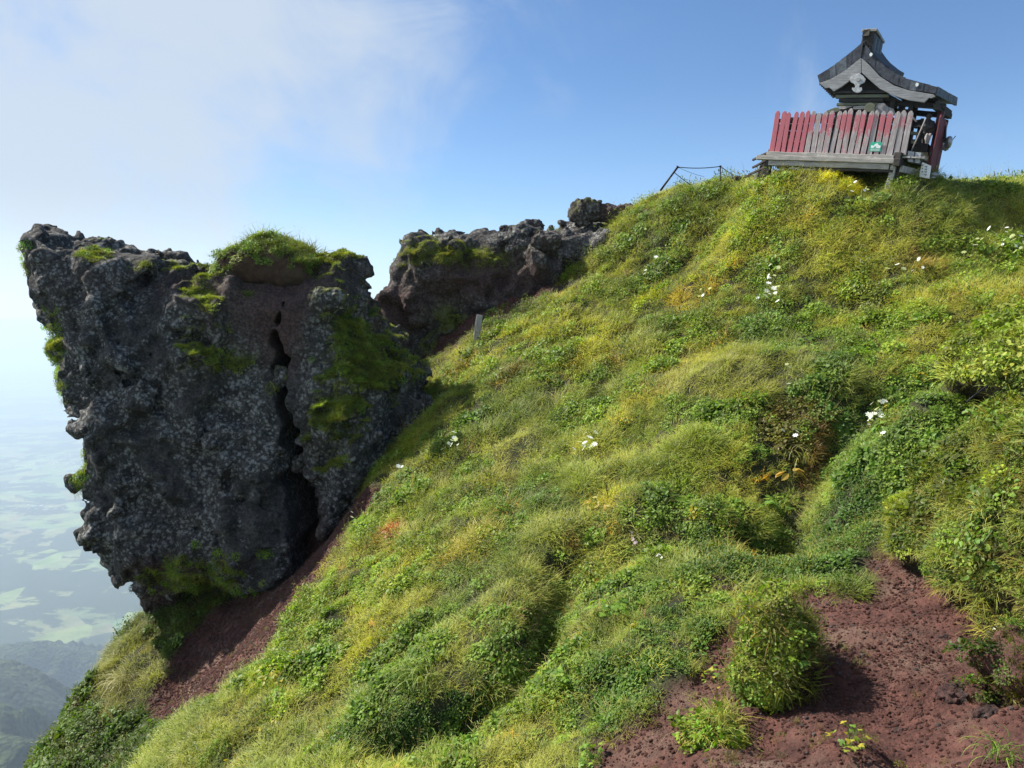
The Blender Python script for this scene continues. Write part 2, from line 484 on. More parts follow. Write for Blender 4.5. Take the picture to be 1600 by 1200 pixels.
def m_leaf(name, inst=True, transl=0.36, rough=0.5, spec=0.35):
    m = bpy.data.materials.new(name); m.use_nodes = True
    n = NT(m.node_tree); out = n.n('ShaderNodeOutputMaterial')
    c = attr(n, 'col').outputs['Color']
    if inst:
        c = n.mix(1.0, c, attr(n, 'tint', 'INSTANCER').outputs['Color'], 'MULTIPLY')
    b = n.n('ShaderNodeBsdfPrincipled'); b.inputs['Roughness'].default_value = rough
    b.inputs['Specular IOR Level'].default_value = spec
    n.l(c, b.inputs['Base Color'])
    tr = n.n('ShaderNodeBsdfTranslucent'); n.l(n.mix(1.0, c, (1.35, 1.45, 0.55), 'MULTIPLY'), tr.inputs[0])
    mx = n.n('ShaderNodeMixShader'); mx.inputs[0].default_value = transl
    n.l(b.outputs[0], mx.inputs[1]); n.l(tr.outputs[0], mx.inputs[2]); n.l(mx.outputs[0], out.inputs[0])
    return m
LEAF_I = m_leaf('leaves and blades', rough=.5, spec=.3)
LEAF = m_leaf('single plant leaves', inst=False)
PETAL = m_leaf('petals', inst=False, transl=0.25, spec=0.2)

# ------------------------------------------------------------------ terrain height function
CT = [  # photograph x, y, depth
 (1700,305,15),(1600,300,15),(1480,291,15.3),(1440,279,15.7),(1400,272,15.2),(1400,298,14.4),(1330,281,15.0),(1260,284,15.1),(1200,290,15.6),(1100,302,17),(1040,305,17.6),(985,330,18),(945,352,18.6),
 (880,410,18.3),(830,450,17.6),(755,530,16.4),(690,615,15.2),(622,700,14),(565,780,12.8),(500,885,11.5),(440,975,10.4),(350,1065,9.5),(230,1195,8.3),
 (540,800,14.2),(500,850,14),(440,900,13.6),(380,970,13.2),(300,1060,12.2),(258,1112,11.6),(200,1195,10.4),
 (330,918,14.6),(280,975,13.9),(200,1030,13.3),(226,948,14.8),(150,1062,13.3),(102,1130,12.3),(52,1198,11.5),(150,1150,11.8),(220,1130,11.6),
 (700,1190,6.0),(450,1190,7.0),(900,1190,5.2),(1000,1150,5.2),(1100,1190,4.7),(1300,1190,4.3),(1550,1190,3.9),
 (900,1000,6.6),(1050,1000,6.2),(700,950,8.4),(800,800,10),(1000,700,10.8),(900,560,14),(1100,560,12.8),(1300,480,13),(1500,420,13),
 (1200,620,11),(1100,400,16),(1350,370,15),(1550,360,14.3),(600,1050,8.0),(500,1100,8.0),(600,850,10.8),(720,700,12.6),(1000,850,8.4),
 (1250,760,9),(1330,690,9.6),(1400,600,10.3),(1540,530,10.6),(1620,480,11),(1100,850,8.0),(1200,860,7.6),(1350,860,7.2),(1450,800,7.4),(1410,700,8.3),
 (1420,880,6.7),(1350,950,6.0),(1200,950,6.3),(1300,1050,5.2),(1500,1100,4.6),(1100,1080,5.5),
]
WP = [(7,20,2.9),(12,20,3),(4,22,2.0),(2.5,23,1.5),(7,28,0),(14,30,0),(18,18,3.2),(20,10,1.5),(12,15.5,2.9),
 (-9,15,-9),(-9,12.5,-9.5),(-8.6,10.5,-9.5),(-11,14,-14),(-12,18,-14),(-10,18,-10),(-7.2,17.5,-6.5),(-5,17.5,-4.8),(-3.5,18,-2.9),(-4.8,20,-4),(-9,22,-12),(-14,12,-18),(-14,24,-18),
 (-3.5,6.5,-5),(-6,9,-7.2),(-2,5,-3.6),(-4,3,-5),(-8,6,-9),(-13,4,-14),(-8,-3,-9),
 (0,0,-1.7),(0,2.5,-2.4),(2,2.5,-1.95),(4,2,-1.4),(4,5,-1.85),(6,7,-1.2),(6,5,-1.3),(9,9,0),(12,12,1.5),(12,5,0.5),(0,-3,-1.6),(8,-3,-.8),(16,-3,.5),
 (-2.6,19.5,0.6),(-1,19.6,1.6),(1,19.5,2.2),(-1,21.5,0.2),(1,22,0.8),(0,26,-4),(-6,28,-14),(6.5,17.5,2.95),(9,17.5,2.8),(7.9,16.0,2.72),(5.6,16.6,3.0)]
ctl = np.array(CT, float)
C3 = np.concatenate([at(ctl[:, 0], ctl[:, 1], ctl[:, 2]), np.array(WP, float)])
def _phi(A, B):
    return np.sqrt(((A[:, None, :] - B[None]) ** 2).sum(-1) + 0.15)
_n = len(C3); _A = np.zeros((_n + 3, _n + 3)); _A[:_n, :_n] = _phi(C3[:, :2], C3[:, :2]) - np.eye(_n) * 0.10
_A[:_n, _n] = 1; _A[:_n, _n + 1:] = C3[:, :2]; _A[_n:, :_n] = _A[:_n, _n:].T
_w = np.linalg.solve(_A, np.concatenate([C3[:, 2], np.zeros(3)]))
CX0, CX1, CY0, CY1 = -14.0, 17.0, -3.0, 29.0
def H_raw(X, Y):
    s = X.shape; X = X.ravel(); Y = Y.ravel(); out = np.empty(X.shape)
    for a in range(0, len(X), 20000):
        q = np.stack([X[a:a + 20000], Y[a:a + 20000]], 1)
        out[a:a + 20000] = _phi(q, C3[:, :2]) @ _w[:_n] + _w[_n] + q @ _w[_n + 1:]
    return out.reshape(s)
G = 0.1
gx = np.arange(CX0, CX1 + G / 2, G); gy = np.arange(CY0, CY1 + G / 2, G)
GXX, GYY = np.meshgrid(gx, gy, indexing='ij')
HG = H_raw(GXX, GYY)
def bil(A, X, Y):
    u = np.clip((X - CX0) / G, 0, len(gx) - 1.001); v = np.clip((Y - CY0) / G, 0, len(gy) - 1.001)
    i = u.astype(int); j = v.astype(int); a = u - i; b = v - j
    return (A[i, j] * (1 - a) * (1 - b) + A[i + 1, j] * a * (1 - b) + A[i, j + 1] * (1 - a) * b + A[i + 1, j + 1] * a * b)
def H(X, Y): return bil(HG, X, Y)
def hit(px, py, off=0.0):
    """first point of the ground seen along these pixels of the photograph"""
    d = rays(np.atleast_1d(np.asarray(px, float)), np.atleast_1d(np.asarray(py, float)))
    best = np.full(len(d), np.nan)
    for t in np.arange(2.5, 28, 0.06):
        P = d * (t / d[:, 1])[:, None]
        m = np.isnan(best) & (P[:, 2] < H(P[:, 0], P[:, 1]) + off)
        best[m] = t
    best = np.where(np.isnan(best), 16.0, best)
    P = d * (best / d[:, 1])[:, None]
    P[:, 2] = H(P[:, 0], P[:, 1])
    return P
# hollows between the tussocky banks (where the photograph is dark), as grooves in the ground
def carve(pts, wdt, dep):
    global HG
    P = hit(*np.array(pts, float).T)
    d = seg_dist(GXX + .35 * fbm(P2(GXX, GYY) * 1.6, 3, 61), GYY + .35 * fbm(P2(GXX, GYY) * 1.6, 3, 62), [(p[0], p[1]) for p in P], closed=False)
    HG = HG - dep * np.exp(-(d / wdt) ** 2)
def heap(px, py, rad, amp):
    global HG
    p = hit(px, py)[0]
    HG = HG + amp * np.exp(-(((GXX - p[0]) ** 2 + (GYY - p[1]) ** 2) / rad ** 2))
carve([(1570, 500), (1520, 530), (1440, 590), (1370, 640), (1290, 700), (1240, 790), (1230, 830)], 0.44, 0.48)
carve([(1230, 830), (1130, 850), (1010, 830), (940, 880)], 0.3, 0.35)
carve([(890, 900), (870, 960), (800, 1040), (740, 1090), (690, 1140), (640, 1180)], 0.30, 0.42)
carve([(1190, 760), (1080, 770), (980, 760)], 0.25, 0.2)
heap(1392, 300, .7, .36); heap(1440, 290, .5, .1); heap(1150, 610, 0.9, 0.38); heap(1090, 760, .6, .3); heap(620, 1100, .4, .2); heap(1000, 790, 0.5, 0.18); heap(1420, 690, 0.5, 0.2); heap(760, 980, 0.5, 0.15)
heap(1090, 690, .6, .18); heap(620, 1010, .5, .12)
heap(1445, 665, .36, .30); heap(1390, 735, .30, .24); heap(1490, 615, .30, .2); heap(1330, 760, .25, .15); heap(1470, 740, .3, .2)
bumpy = fbm(P2(GXX, GYY) * 0.85, 4, 3) * 0.22 + fbm(P2(GXX, GYY) * 2.6, 3, 9) * 0.12
bumpy = bumpy * (1 - .65 * sst(13.0, 14.8, GYY) * sst(3.0, 5.0, GXX))
cliff_rough = fbm(P2(GXX, GYY) * 1.1, 4, 21)
HG0 = HG.copy()
HG = HG + bumpy
# bare red scree: polygons on the ground, found through the photograph
def gpoly(pts):
    P = hit(*np.array(pts, float).T); return [(p[0], p[1]) for p in P]
DIRT_PX = [
 [(940, 1160), (990, 1120), (1050, 1070), (1090, 1020), (1120, 985), (1180, 950), (1260, 925), (1330, 935), (1370, 885), (1395, 845), (1420, 812), (1450, 795), (1500, 800), (1520, 880), (1540, 980), (1620, 1010), (1720, 1040), (1750, 1300), (1000, 1300), (900, 1230)],
 [(585, 770), (540, 845), (490, 912), (448, 972), (408, 1022), (338, 1090), (272, 1135), (228, 1108), (262, 1035), (312, 975), (380, 912), (440, 868), (470, 820), (520, 750)],
 [(1545, 610), (1590, 600), (1600, 640), (1560, 650)],
]
dirt = np.zeros_like(HG)
edge_n = fbm(P2(GXX, GYY) * 2.2, 4, 31) * 0.22
for k, pp in enumerate(DIRT_PX):
    d = sdf2(GXX, GYY, gpoly(pp)) + edge_n
    dirt = np.maximum(dirt, 1 - sst(-0.08, 0.06, d))
cr = np.minimum(sst(16.6, 17.3, GYY), 1) * sst(1.6, 0.6, GXX) * sst(-4.5, -3.5, GXX)      # bare crest under the ridge rocks
dirt = np.maximum(dirt, cr)
dirt = np.maximum(dirt, sst(-8.2, -9.0, GXX) * 0.6)
# fluted, lumpy scree
fl = vnoise(P2(GXX, GYY) * 7, 5) * 0.02 + vnoise(P2(GXX, GYY) * 3.1, 6) * 0.03
HG = HG + dirt * (fl - 0.05)

def tail(a, b, first, grow, s):
    r = []; x = a; st = first
    while abs(x - a) < b:
        x = x + s * st; r.append(x); st *= grow
    return r
xs = np.concatenate([np.array(tail(CX0, 3000, 0.3, 1.16, -1))[::-1], gx, np.array(tail(CX1, 3000, 0.3, 1.16, 1))])
ys = np.concatenate([np.array(tail(CY0, 3000, 0.3, 1.16, -1))[::-1], gy, np.array(tail(CY1, 3000, 0.3, 1.16, 1))])
XX, YY = np.meshgrid(xs, ys, indexing='ij')
ex = np.maximum(np.maximum(CX0 - XX, XX - CX1), 0); ey = np.maximum(np.maximum(CY0 - YY, YY - CY1), 0)
rho = np.sqrt(ex ** 2 + ey ** 2)
ZZ = H(XX, YY) - rho * (0.85 + 0.12 * fbm(P2(XX, YY) * 0.02, 3, 2)) + np.minimum(rho * 0.15, 25) * fbm(P2(XX, YY) * 0.03, 4, 8)
core = (rho <= 0)
ZZ = np.maximum(ZZ, -1310.0)
DD = np.where(core, bil(dirt, XX, YY), 0)
nx, ny = XX.shape
vi = np.arange(nx * ny).reshape(nx, ny)
Qg = np.stack([vi[:-1, :-1], vi[1:, :-1], vi[1:, 1:], vi[:-1, 1:]], -1).reshape(-1, 4)
hill = mesh_np('mountain_slope', np.stack([XX, YY, ZZ], -1).reshape(-1, 3), Qg, GROUND, attrs={'dirt': DD.ravel(), 'far': sst(2, 30, rho).ravel()})
tag(hill, 'steep mountainside of dark soil and bare red scree under the grass', kind='structure')

# ------------------------------------------------------------------ valley and far hills
def m_valley():
    m, n, b = pmat('valley fields and woods')
    t = n.n('ShaderNodeTexCoord').outputs['Object']
    a = n.noise(n.scale(t, (.55, 1.0, 1)), 0.0021, 8, 0.68, 0.3); f = n.noise(t, 0.009, 7, 0.7)
    vo = n.voro(n.scale(t, (1, 0.7, 1)), 0.009)
    wood = n.mix(f, (0.015, 0.03, 0.014), (0.05, 0.07, 0.035))
    field = n.mix(n.ramp(f, .35, .65), (0.13, 0.21, 0.06), (0.26, 0.33, 0.12))
    field = n.mix(0.35, field, n.mix(1.0, field, vo.outputs['Color'], 'MULTIPLY'))
    sv = n.n('ShaderNodeSeparateColor'); n.l(vo.outputs['Color'], sv.inputs[0])
    c = n.mix(n.ramp(n.math('ADD', n.math('MULTIPLY', a, 0.85), n.math('ADD', n.math('MULTIPLY', f, 0.12), n.math('MULTIPLY', sv.outputs[0], .13))), 0.555, 0.575), wood, field)
    town = n.math('MULTIPLY', n.ramp(n.noise(t, 0.0009, 4, 0.5), 0.6, 0.68), n.ramp(n.voro(t, 0.03).outputs['Distance'], 0.35, 0.15))
    c = n.mix(town, c, (0.55, 0.55, 0.55))
    n.l(c, b.inputs['Base Color']); b.inputs['Roughness'].default_value = 1.0
    return m
VZ = -1200.0
vg = np.concatenate([-np.geomspace(45000, 300, 60), [0], np.geomspace(300, 45000, 60)])
VX, VY = np.meshgrid(vg, vg, indexing='ij')
VH = VZ + 90 * fbm(P2(VX, VY) * 0.0005, 4, 4)
vi = np.arange(VX.size).reshape(VX.shape)
Qv = np.stack([vi[:-1, :-1], vi[1:, :-1], vi[1:, 1:], vi[:-1, 1:]], -1).reshape(-1, 4)
tag(mesh_np('valley_plain', np.stack([VX, VY, VH], -1).reshape(-1, 3), Qv, m_valley()), 'hazy patchwork of fields and woods far below', kind='structure')

def m_hill():
    m, n, b = pmat('forested hill')
    t = n.n('ShaderNodeTexCoord').outputs['Object']
    f = n.noise(t, 0.03, 8, 0.7); g = n.voro(t, 0.10).outputs['Distance']
    c = n.mix(n.ramp(f, 0.35, 0.65), (0.012, 0.025, 0.010), (0.055, 0.075, 0.022))
    n.l(c, b.inputs['Base Color']); b.inputs['Roughness'].default_value = 1.0
    n.l(n.bump(n.math('ADD', n.math('MULTIPLY', g, -1.0), f), 1.0, 9.0), b.inputs['Normal'])
    return m
HILLM = m_hill()
def ridge(crest_px, Y, name, label, slope=0.75, far=1100, seed=0, step=9.0, dY=0.0):
    """a forested ridge: its crest runs through the given pixels at depth Y"""
    C = at(*np.array(crest_px, float).T, np.array([Y + dY * k for k in range(len(crest_px))]))
    x0, x1 = C[:, 0].min() - 500, C[:, 0].max() + 100
    xg = np.arange(x0, x1, step); yg = np.arange(C[:, 1].min() - far, C[:, 1].max() + far * .6, step)
    A, B = np.meshgrid(xg, yg, indexing='ij')
    o = np.argsort(C[:, 0])
    cz = np.interp(A, C[o, 0], C[o, 2]); cy = np.interp(A, C[o, 0], C[o, 1])
    cz = np.where(A < C[:, 0].min(), cz - (C[:, 0].min() - A) * .25, cz)
    dist = np.abs(B - cy - 60 * fbm(P2(A, B) * 0.004, 3, seed + 5))
    Z = cz - slope * np.sqrt(dist ** 2 + 60 ** 2) + slope * 60
    rg = 1 - np.abs(fbm(P2(A, B) * 0.0065, 5, seed + 1)) * 2.4
    Z = Z + (rg - .6) * np.minimum(dist * .5, 110) + fbm(P2(A, B) * 0.025, 4, seed + 2) * 7
    Z = np.maximum(Z, -1310.0)
    vi = np.arange(A.size).reshape(A.shape)
    Q = np.stack([vi[:-1, :-1], vi[1:, :-1], vi[1:, 1:], vi[:-1, 1:]], -1).reshape(-1, 4)
    o = mesh_np(name, np.stack([A, B, Z], -1).reshape(-1, 3), Q, HILLM)
    tag(o, label, kind='structure'); return o
ridge([(-300, 1030), (-60, 1012), (0, 1006), (60, 1001), (110, 1012), (160, 1022), (260, 1060)], 2100, 'hills', 'forested ridge beyond the cliff foot, farthest of three', seed=3, dY=20, step=10)
ridge([(-300, 1010), (-60, 1045), (0, 1062), (40, 1080), (90, 1110), (130, 1190), (160, 1300)], 1350, 'hills', 'forested ridge falling to the right below the cliff, middle of three', seed=11, slope=.95, far=800, step=7, dY=10)
ridge([(-300, 1120), (-60, 1138), (0, 1147), (50, 1152), (90, 1200), (120, 1300)], 900, 'hills', 'greener ridge in the lower corner, nearest of three', seed=19, slope=.8, far=420, step=5)

# ------------------------------------------------------------------ rocks
def add_rock(name, V, Q, mat, moss, red, parent=None):
    return mesh_np(name, V, Q, mat, attrs={'moss': moss, 'red': red}, parent=parent)
def gauss_px(V, lst):
    x, y = proj(V); r = np.zeros(len(V))
    for px, py, rx, ry, a in lst:
        r += a * np.exp(-(((x - px) / rx) ** 2 + ((y - py) / ry) ** 2))
    return r
Y1 = 15.0
CRAG = [(30, 425), (33, 388), (46, 371), (66, 366), (95, 376), (120, 388), (150, 392), (185, 400), (230, 410), (280, 416), (320, 414), (350, 406), (420, 400), (470, 403), (505, 399), (528, 402),
        (542, 425), (550, 462), (565, 495), (585, 522), (615, 558), (640, 592), (650, 650), (620, 720), (590, 790), (540, 850), (500, 895), (440, 908), (340, 916), (290, 904), (245, 892), (222, 885), (195, 868),
        (166, 852), (160, 812), (162, 770), (152, 735), (142, 700), (124, 660), (108, 615), (98, 570), (84, 530), (56, 495), (38, 460)]
def pl(ptspx, Y):
    P = at(*np.array(ptspx, float).T, Y); return [(p[0], p[2]) for p in P]
crack = pl([(438, 470), (425, 520), (436, 590), (448, 640), (462, 720), (478, 780), (492, 870), (500, 960)], 13.8)
recess = pl([(400, 480), (405, 520), (425, 565)], 13.8)
rec2 = pl([(430, 425), (415, 470), (400, 500)], 13.8)
MOSSB = []
for (px, py, rx, ry) in [(560, 540, 70, 55), (520, 480, 45, 35), (310, 505, 50, 60), (370, 565, 60, 30), (600, 595, 50, 30), (540, 650, 60, 40), (240, 415, 50, 14)]:
    p_ = at(np.array(float(px)), np.array(float(py)), 13.8); MOSSB.append((p_[0], p_[2], rx * 13.8 / FPX, ry * 13.8 / FPX))
def d_crag(P, f):
    X, Y, Z = P.T
    big = fbm(P * 0.42 + 3, 3, 40) * 0.42 + fbm(P * 1.1, 3, 41) * 0.16
    # buttress: the lower front stands forward of the upper, with a ledge between
    fr = sst(Y1 - 0.1, Y1 - 1.2, Y)
    f = f + fr * (0.35 * sst(-2.2, -1.2, Z + 0.25 * X * 0 + 0.4 * fbm(P * .6, 2, 44)))
    f = f + big * 0.85 + 0.05
    F1, F2 = worley(P * 1.25 + fbm(P * 1.3, 2, 51)[:, None] * 0.4, 3)
    f = f + (F1 - 0.45) * 0.10 + facets(P * np.array([.8, .8, .65]) + fbm(P * .9, 2, 52)[:, None] * .3, 30) * .54 + facets(P * 2.1 + fbm(P * 2, 2, 53)[:, None] * .3, 31) * .42
    f = f + fr * 0.75 * sst(-1.3, 0.9, Z) * sst(-5.2, -4.6, X)
    rdg = 1 - np.abs(fbm(P * np.array([.9, .9, 1.3]) + 7, 3, 77)) * 3.2
    f = f - np.clip(rdg, 0, 1) * .14
    f = f - np.minimum(F2 - F1, 0.14) * 0.3 + 0.04
    near = np.abs(f) < 0.35
    q = P[near]
    a1, a2 = worley(q * 3.6, 5); b1, b2 = worley(q * 8.5, 6)
    lum = facets(q * 5.0, 32) * .24 + facets(q * 10.0, 35) * .07 + (a1 - 0.45) * 0.03 + (b1 - 0.45) * 0.035 + fbm(q * 3.2, 4, 60, .6) * 0.13 + fbm(q * 14, 2, 61) * .03
    f[near] = f[near] + lum
    dc = seg_dist(X, Z, crack, closed=False)
    f = f + 0.75 * np.exp(-(seg_dist(X, Z, recess, closed=False) / 0.42) ** 2) * fr
    f = f + 0.30 * np.exp(-(dc / 0.30) ** 2) * fr
    f = f + 0.40 * np.exp(-(seg_dist(X, Z, rec2, closed=False) / 0.30) ** 2) * fr
    mk_ = np.zeros(len(X))
    for (cx, cz, ra, rb_) in MOSSB: mk_ = np.maximum(mk_, np.exp(-(((X - cx) / ra) ** 2 + ((Z - cz) / rb_) ** 2)))
    sel = (mk_ > .15) & (np.abs(f) < .5)
    ps = P[sel]; f[sel] -= mk_[sel] * np.clip(.62 - worley(ps * np.array([2.4, 2.4, 3.2]), 15)[0], 0, 1) * .42
    return f
def cut_crag(F, gx_, gy_, gz_):
    A, B = np.meshgrid(gx_, gz_, indexing='ij')
    wig = vnoise(np.stack([A * 2.1, B * 2.1, A * 0], -1), 71) * .06
    wig = wig + vnoise(np.stack([A * 7, B * 7, A * 0], -1), 73) * .08 + vnoise(np.stack([A * 3, B * 3.5, A * 0], -1), 74) * .06
    cv = 0.0 + 0.12 * sst(.45, -.5, B) + 0.035 * np.clip(-B - .5, 0, 3) - seg_dist(A, B, crack, closed=False) + wig
    return np.maximum(F, np.minimum(cv[:, None, :], (Y1 + 0.1) - gy_[None, :, None]))
V, Q = solid(CRAG, Y1, 1.75, 1.15, 0.046, d_crag, cut=cut_crag, pad=0.55)
N = vert_normals(V, Q)
nz = fbm(V * 0.9, 4, 80)
px_, py_ = proj(V)
front = (N[:, 1] < 0.3)
mossg = gauss_px(V, [(560, 540, 60, 50, 1.0), (520, 480, 45, 35, .5), (320, 500, 45, 60, .75), (370, 560, 60, 28, .8), (600, 590, 50, 35, .6), (430, 395, 90, 22, .9), (390, 455, 30, 30, .3), (540, 640, 60, 40, .45),
                     (545, 700, 60, 60, .35), (240, 415, 50, 12, .6), (150, 395, 25, 10, .9), (300, 905, 60, 40, .9), (80, 560, 16, 60, .8), (130, 740, 12, 40, .5), (425, 610, 35, 20, .5)])
moss = np.clip(mossg * (0.5 + 0.5 * N[:, 2]) * 1.1 + 0.10 * np.clip(N[:, 2], 0, 1) + nz * 0.30 * (mossg > .08), 0, 1)
moss = moss + np.clip(N[:, 2] - .45, 0, 1) * (0.3 + nz) * .5
redm = np.clip(gauss_px(V, [(390, 480, 90, 70, .9), (490, 440, 60, 45, .6), (590, 500, 20, 60, .7), (250, 440, 120, 25, .5), (260, 890, 50, 30, .9), (490, 850, 30, 80, .8), (440, 520, 30, 80, .8)]) + nz * .25, 0, 1)
crag = add_rock('overhanging_crag', V, Q, ROCK, np.clip(moss, 0, 1), redm)
tag(crag, 'huge dark overhanging crag with pale lichen and a black cleft', 'rock crag')
CRAG_V, CRAG_Q, CRAG_N, CRAG_M = V, Q, N, moss

RIDGE = [(560, 478), (580, 462), (597, 450), (607, 432), (622, 402), (628, 384), (650, 374), (700, 373), (760, 366), (790, 366), (815, 354), (850, 358), (880, 350), (930, 346), (985, 338), (1010, 380), (980, 600), (860, 640), (700, 660), (655, 640), (630, 600), (600, 560), (570, 520)]
Y2 = 19.0
def d_ridge(P, f):
    f = f + fbm(P * 0.5 + 9, 3, 90) * 0.30 + fbm(P * 1.3, 3, 91) * 0.16
    F1, F2 = worley(P * np.array([1.6, 1.6, 1.2]), 9)
    f = f + (F1 - .45) * .08 - np.minimum(F2 - F1, .15) * .25 + facets(P * 1.0, 33) * .55 + facets(P * 2.4, 34) * .42
    near = np.abs(f) < .3; q = P[near]
    a1, _ = worley(q * 4, 12); b1, _ = worley(q * 9, 13)
    f[near] += (a1 - .45) * .10 + (b1 - .45) * .07 + fbm(q * 3.5, 4, 95, .6) * .20 + facets(q * 5.5, 36) * .20
    return f
V, Q = solid(RIDGE, Y2, 1.45, 0.9, 0.058, d_ridge, pad=0.5)
N = vert_normals(V, Q); nz = fbm(V * .9, 4, 82)
mossr = np.clip(gauss_px(V, [(680, 395, 55, 22, 1.0), (700, 480, 40, 30, .7), (735, 540, 40, 60, 1.0), (770, 400, 80, 25, .8), (690, 560, 50, 60, .8), (640, 420, 25, 40, .6)]) * (.6 + .5 * N[:, 2]) + nz * .3 + np.clip(N[:, 2] - .5, 0, 1) * .35 - .1, 0, 1)
redr = np.clip(gauss_px(V, [(600, 490, 60, 60, 1.0), (800, 440, 120, 60, .8), (700, 440, 80, 40, .5)]) + nz * .3, 0, 1)
rr = add_rock('ridge_outcrop', V, Q, ROCK, mossr, redr)
tag(rr, 'reddish brown outcrop ending the grassy ridge, mossy on top, behind the gap', 'rock outcrop')
RID = (V, Q, N, mossr)

def lump_rock(name, px, py, Yd, wpx, hpx, label, mat=STONE, mossa=.3, reda=.2, seed=0, h=None, cat='rock', parent=None, depth=.8, group=None):
    sc = Yd / FPX; a, c = wpx * sc / 2, hpx * sc / 2
    b = (a + c) / 2 * depth
    cen = at(px, py, Yd)
    h = h or max(a, c) / 16
    n = [int(2 * (k * 1.45) / h) + 3 for k in (a, b, c)]
    I = np.stack(np.meshgrid(*[(np.arange(k) - k / 2) * h for k in n], indexing='ij'), -1)
    q = I / np.array([a, b, c]); rl = np.sqrt((np.abs(q) ** 2.6).sum(-1)) ** (1 / 1.3)
    m = (a + c) / 2
    F = (rl - 1) * m
    Pp = I.reshape(-1, 3) / m
    F = F + (m * (fbm(Pp * 1.2 + seed * 5.1, 3, seed) * .30 + (worley(Pp * 2.2 + seed, seed)[0] - .45) * .35 + (worley(Pp * 5 + seed, seed + 1)[0] - .45) * .12 + fbm(Pp * 6, 2, seed + 3) * .06)).reshape(F.shape)
    V, Q = one_body(*surface_nets(F, np.array([-(k / 2) * h for k in n]), h))
    N = vert_normals(V, Q); nz = fbm(V / m * 1.5, 3, seed + 4)
    me = add_rock(name, V, Q, mat, np.clip(mossa + nz * .5 + .4 * (N[:, 2] - .5), 0, 1) * (mossa > 0), np.clip(reda + nz * .4, 0, 1), parent)
    me.location = cen
    if label: tag(me, label, cat, group)
    return me
b1 = lump_rock('boulder', 914, 330, 18.3, 50, 40, 'dark knobbly boulder standing alone on the ridge crest', ROCK, .35, .3, 3)
lump_rock('ridge_stone', 834, 351, 18.6, 30, 16, 'small dark stone on the ridge left of the lone boulder', ROCK, .1, .3, 5)
lump_rock('ridge_stone', 800, 358, 18.6, 36, 14, 'flat dark stone on the ridge crest above the mossy outcrop', ROCK, .3, .3, 6)
lump_rock('ridge_stone', 812, 383, 17.2, 22, 18, 'pale grey stone lodged in the red bank below the ridge', STONE, 0, 0, 7)
lump_rock('ridge_stone', 797, 390, 17.2, 14, 12, 'little pale stone just left of the larger pale one', STONE, 0, 0, 8)
lump_rock('ridge_stone', 852, 376, 17.5, 50, 32, 'lichen spotted knobbly stone between pale stone and grass edge', STONE, .2, .3, 9)
lump_rock('ridge_stone', 966, 336, 18.3, 64, 34, 'low reddish rock at the foot of the lone boulder', ROCK, .2, .9, 10)
lump_rock('crag_stone', 156, 382, 14.9, 50, 24, 'dark stone perched on top of the overhanging crag', ROCK, .15, .1, 11)
lump_rock('crag_stone', 208, 404, 14.7, 30, 14, 'small flat stone on the crag rim, right of the perched one', ROCK, .15, .2, 12)
lump_rock('crag_stone', 512, 468, 13.5, 62, 36, 'round mossy stone on the right shoulder of the crag', ROCK, .5, .1, 13)
lump_rock('cave_stone', 262, 922, 14.6, 66, 60, 'dark red block filling the hollow beneath the overhanging crag', ROCK, .1, 1.0, 14)
lump_rock('cave_stone', 276, 898, 13.9, 30, 22, 'pale topped stone in the hollow under the crag', STONE, 0, .2, 15)
lump_rock('cave_stone', 240, 930, 14.5, 40, 54, 'black rock at the cliff edge of the hollow under the crag', ROCK, .1, .6, 16)
lump_rock('crag_stone', 440, 590, 14.0, 26, 34, 'dark stone wedged half way up the black cleft', ROCK, .4, .2, 17)
lump_rock('crag_stone', 466, 724, 13.9, 22, 26, 'smaller stone wedged low in the black cleft', ROCK, .1, .3, 18)
for k, (x, y, wp, hp, lb) in enumerate([
    (1435, 850, 42, 30, 'purplish rock where the red scree narrows at its top'),
    (1478, 1003, 30, 24, 'dark clod of rock under the edge of the right grassy mound'),
    (1500, 1016, 24, 20, 'small dark clod right of the one under the mound edge'),
    (1570, 1045, 60, 52, 'grey stone half hidden under the right grassy mound'),
    (1500, 1090, 62, 44, 'rough brown clod low in the scree beside the dark mossy bank'),
    (1545, 1120, 44, 36, 'brown clod touching the dark mossy bank at lower right'),
    (1440, 1075, 34, 24, 'crumbly brown clod in the open scree'),
    (1140, 930, 50, 34, 'brown earthy clod above the leafy hummock'),
    (1122, 915, 34, 30, 'dark clod beside the earthy one above the hummock'),
    (1415, 1150, 40, 24, 'low brown clod near the bottom edge of the scree'),
    (950, 1185, 30, 20, 'small dark clod at the lower tip of the scree')]):
    p = hit(x, y)[0]
    lump_rock('scree_clod', x, y, p[1] + .02, wp, hp, lb, STONE, 0.0, .95, 20 + k, group='clods and rocks on the red scree')

# ------------------------------------------------------------------ grassy mounds: solid earth with their own foliage
def mound(name, outline, Y0, T, r, h, label, amp=1.0, dirty=0.0, cat='mound'):
    def dd(P, f): return f + amp * (fbm(P * 1.3, 3, 7) * .16 + fbm(P * 4, 3, 8) * .09 + fbm(P * 9, 2, 18) * .03)
    V, Q = solid(outline, Y0, T, r, h, dd, pad=.3)
    N = vert_normals(V, Q)
    o = mesh_np(name, V, Q, GROUND, attrs={'dirt': np.full(len(V), dirty), 'far': np.zeros(len(V))})
    tag(o, label, cat); return o, V, Q, N
yb = hit(1210, 1105)[0][1]
hum, hV, hQ, hN = mound('leafy_hummock', [(1164, 992), (1176, 962), (1205, 948), (1222, 938), (1248, 950), (1262, 968), (1276, 1010), (1272, 1060), (1246, 1092), (1200, 1140), (1160, 1108), (1150, 1064), (1160, 1024)], yb + .25, .30, .2, .025, 'leafy hummock of earth standing alone in the red scree', 1.1, .35)
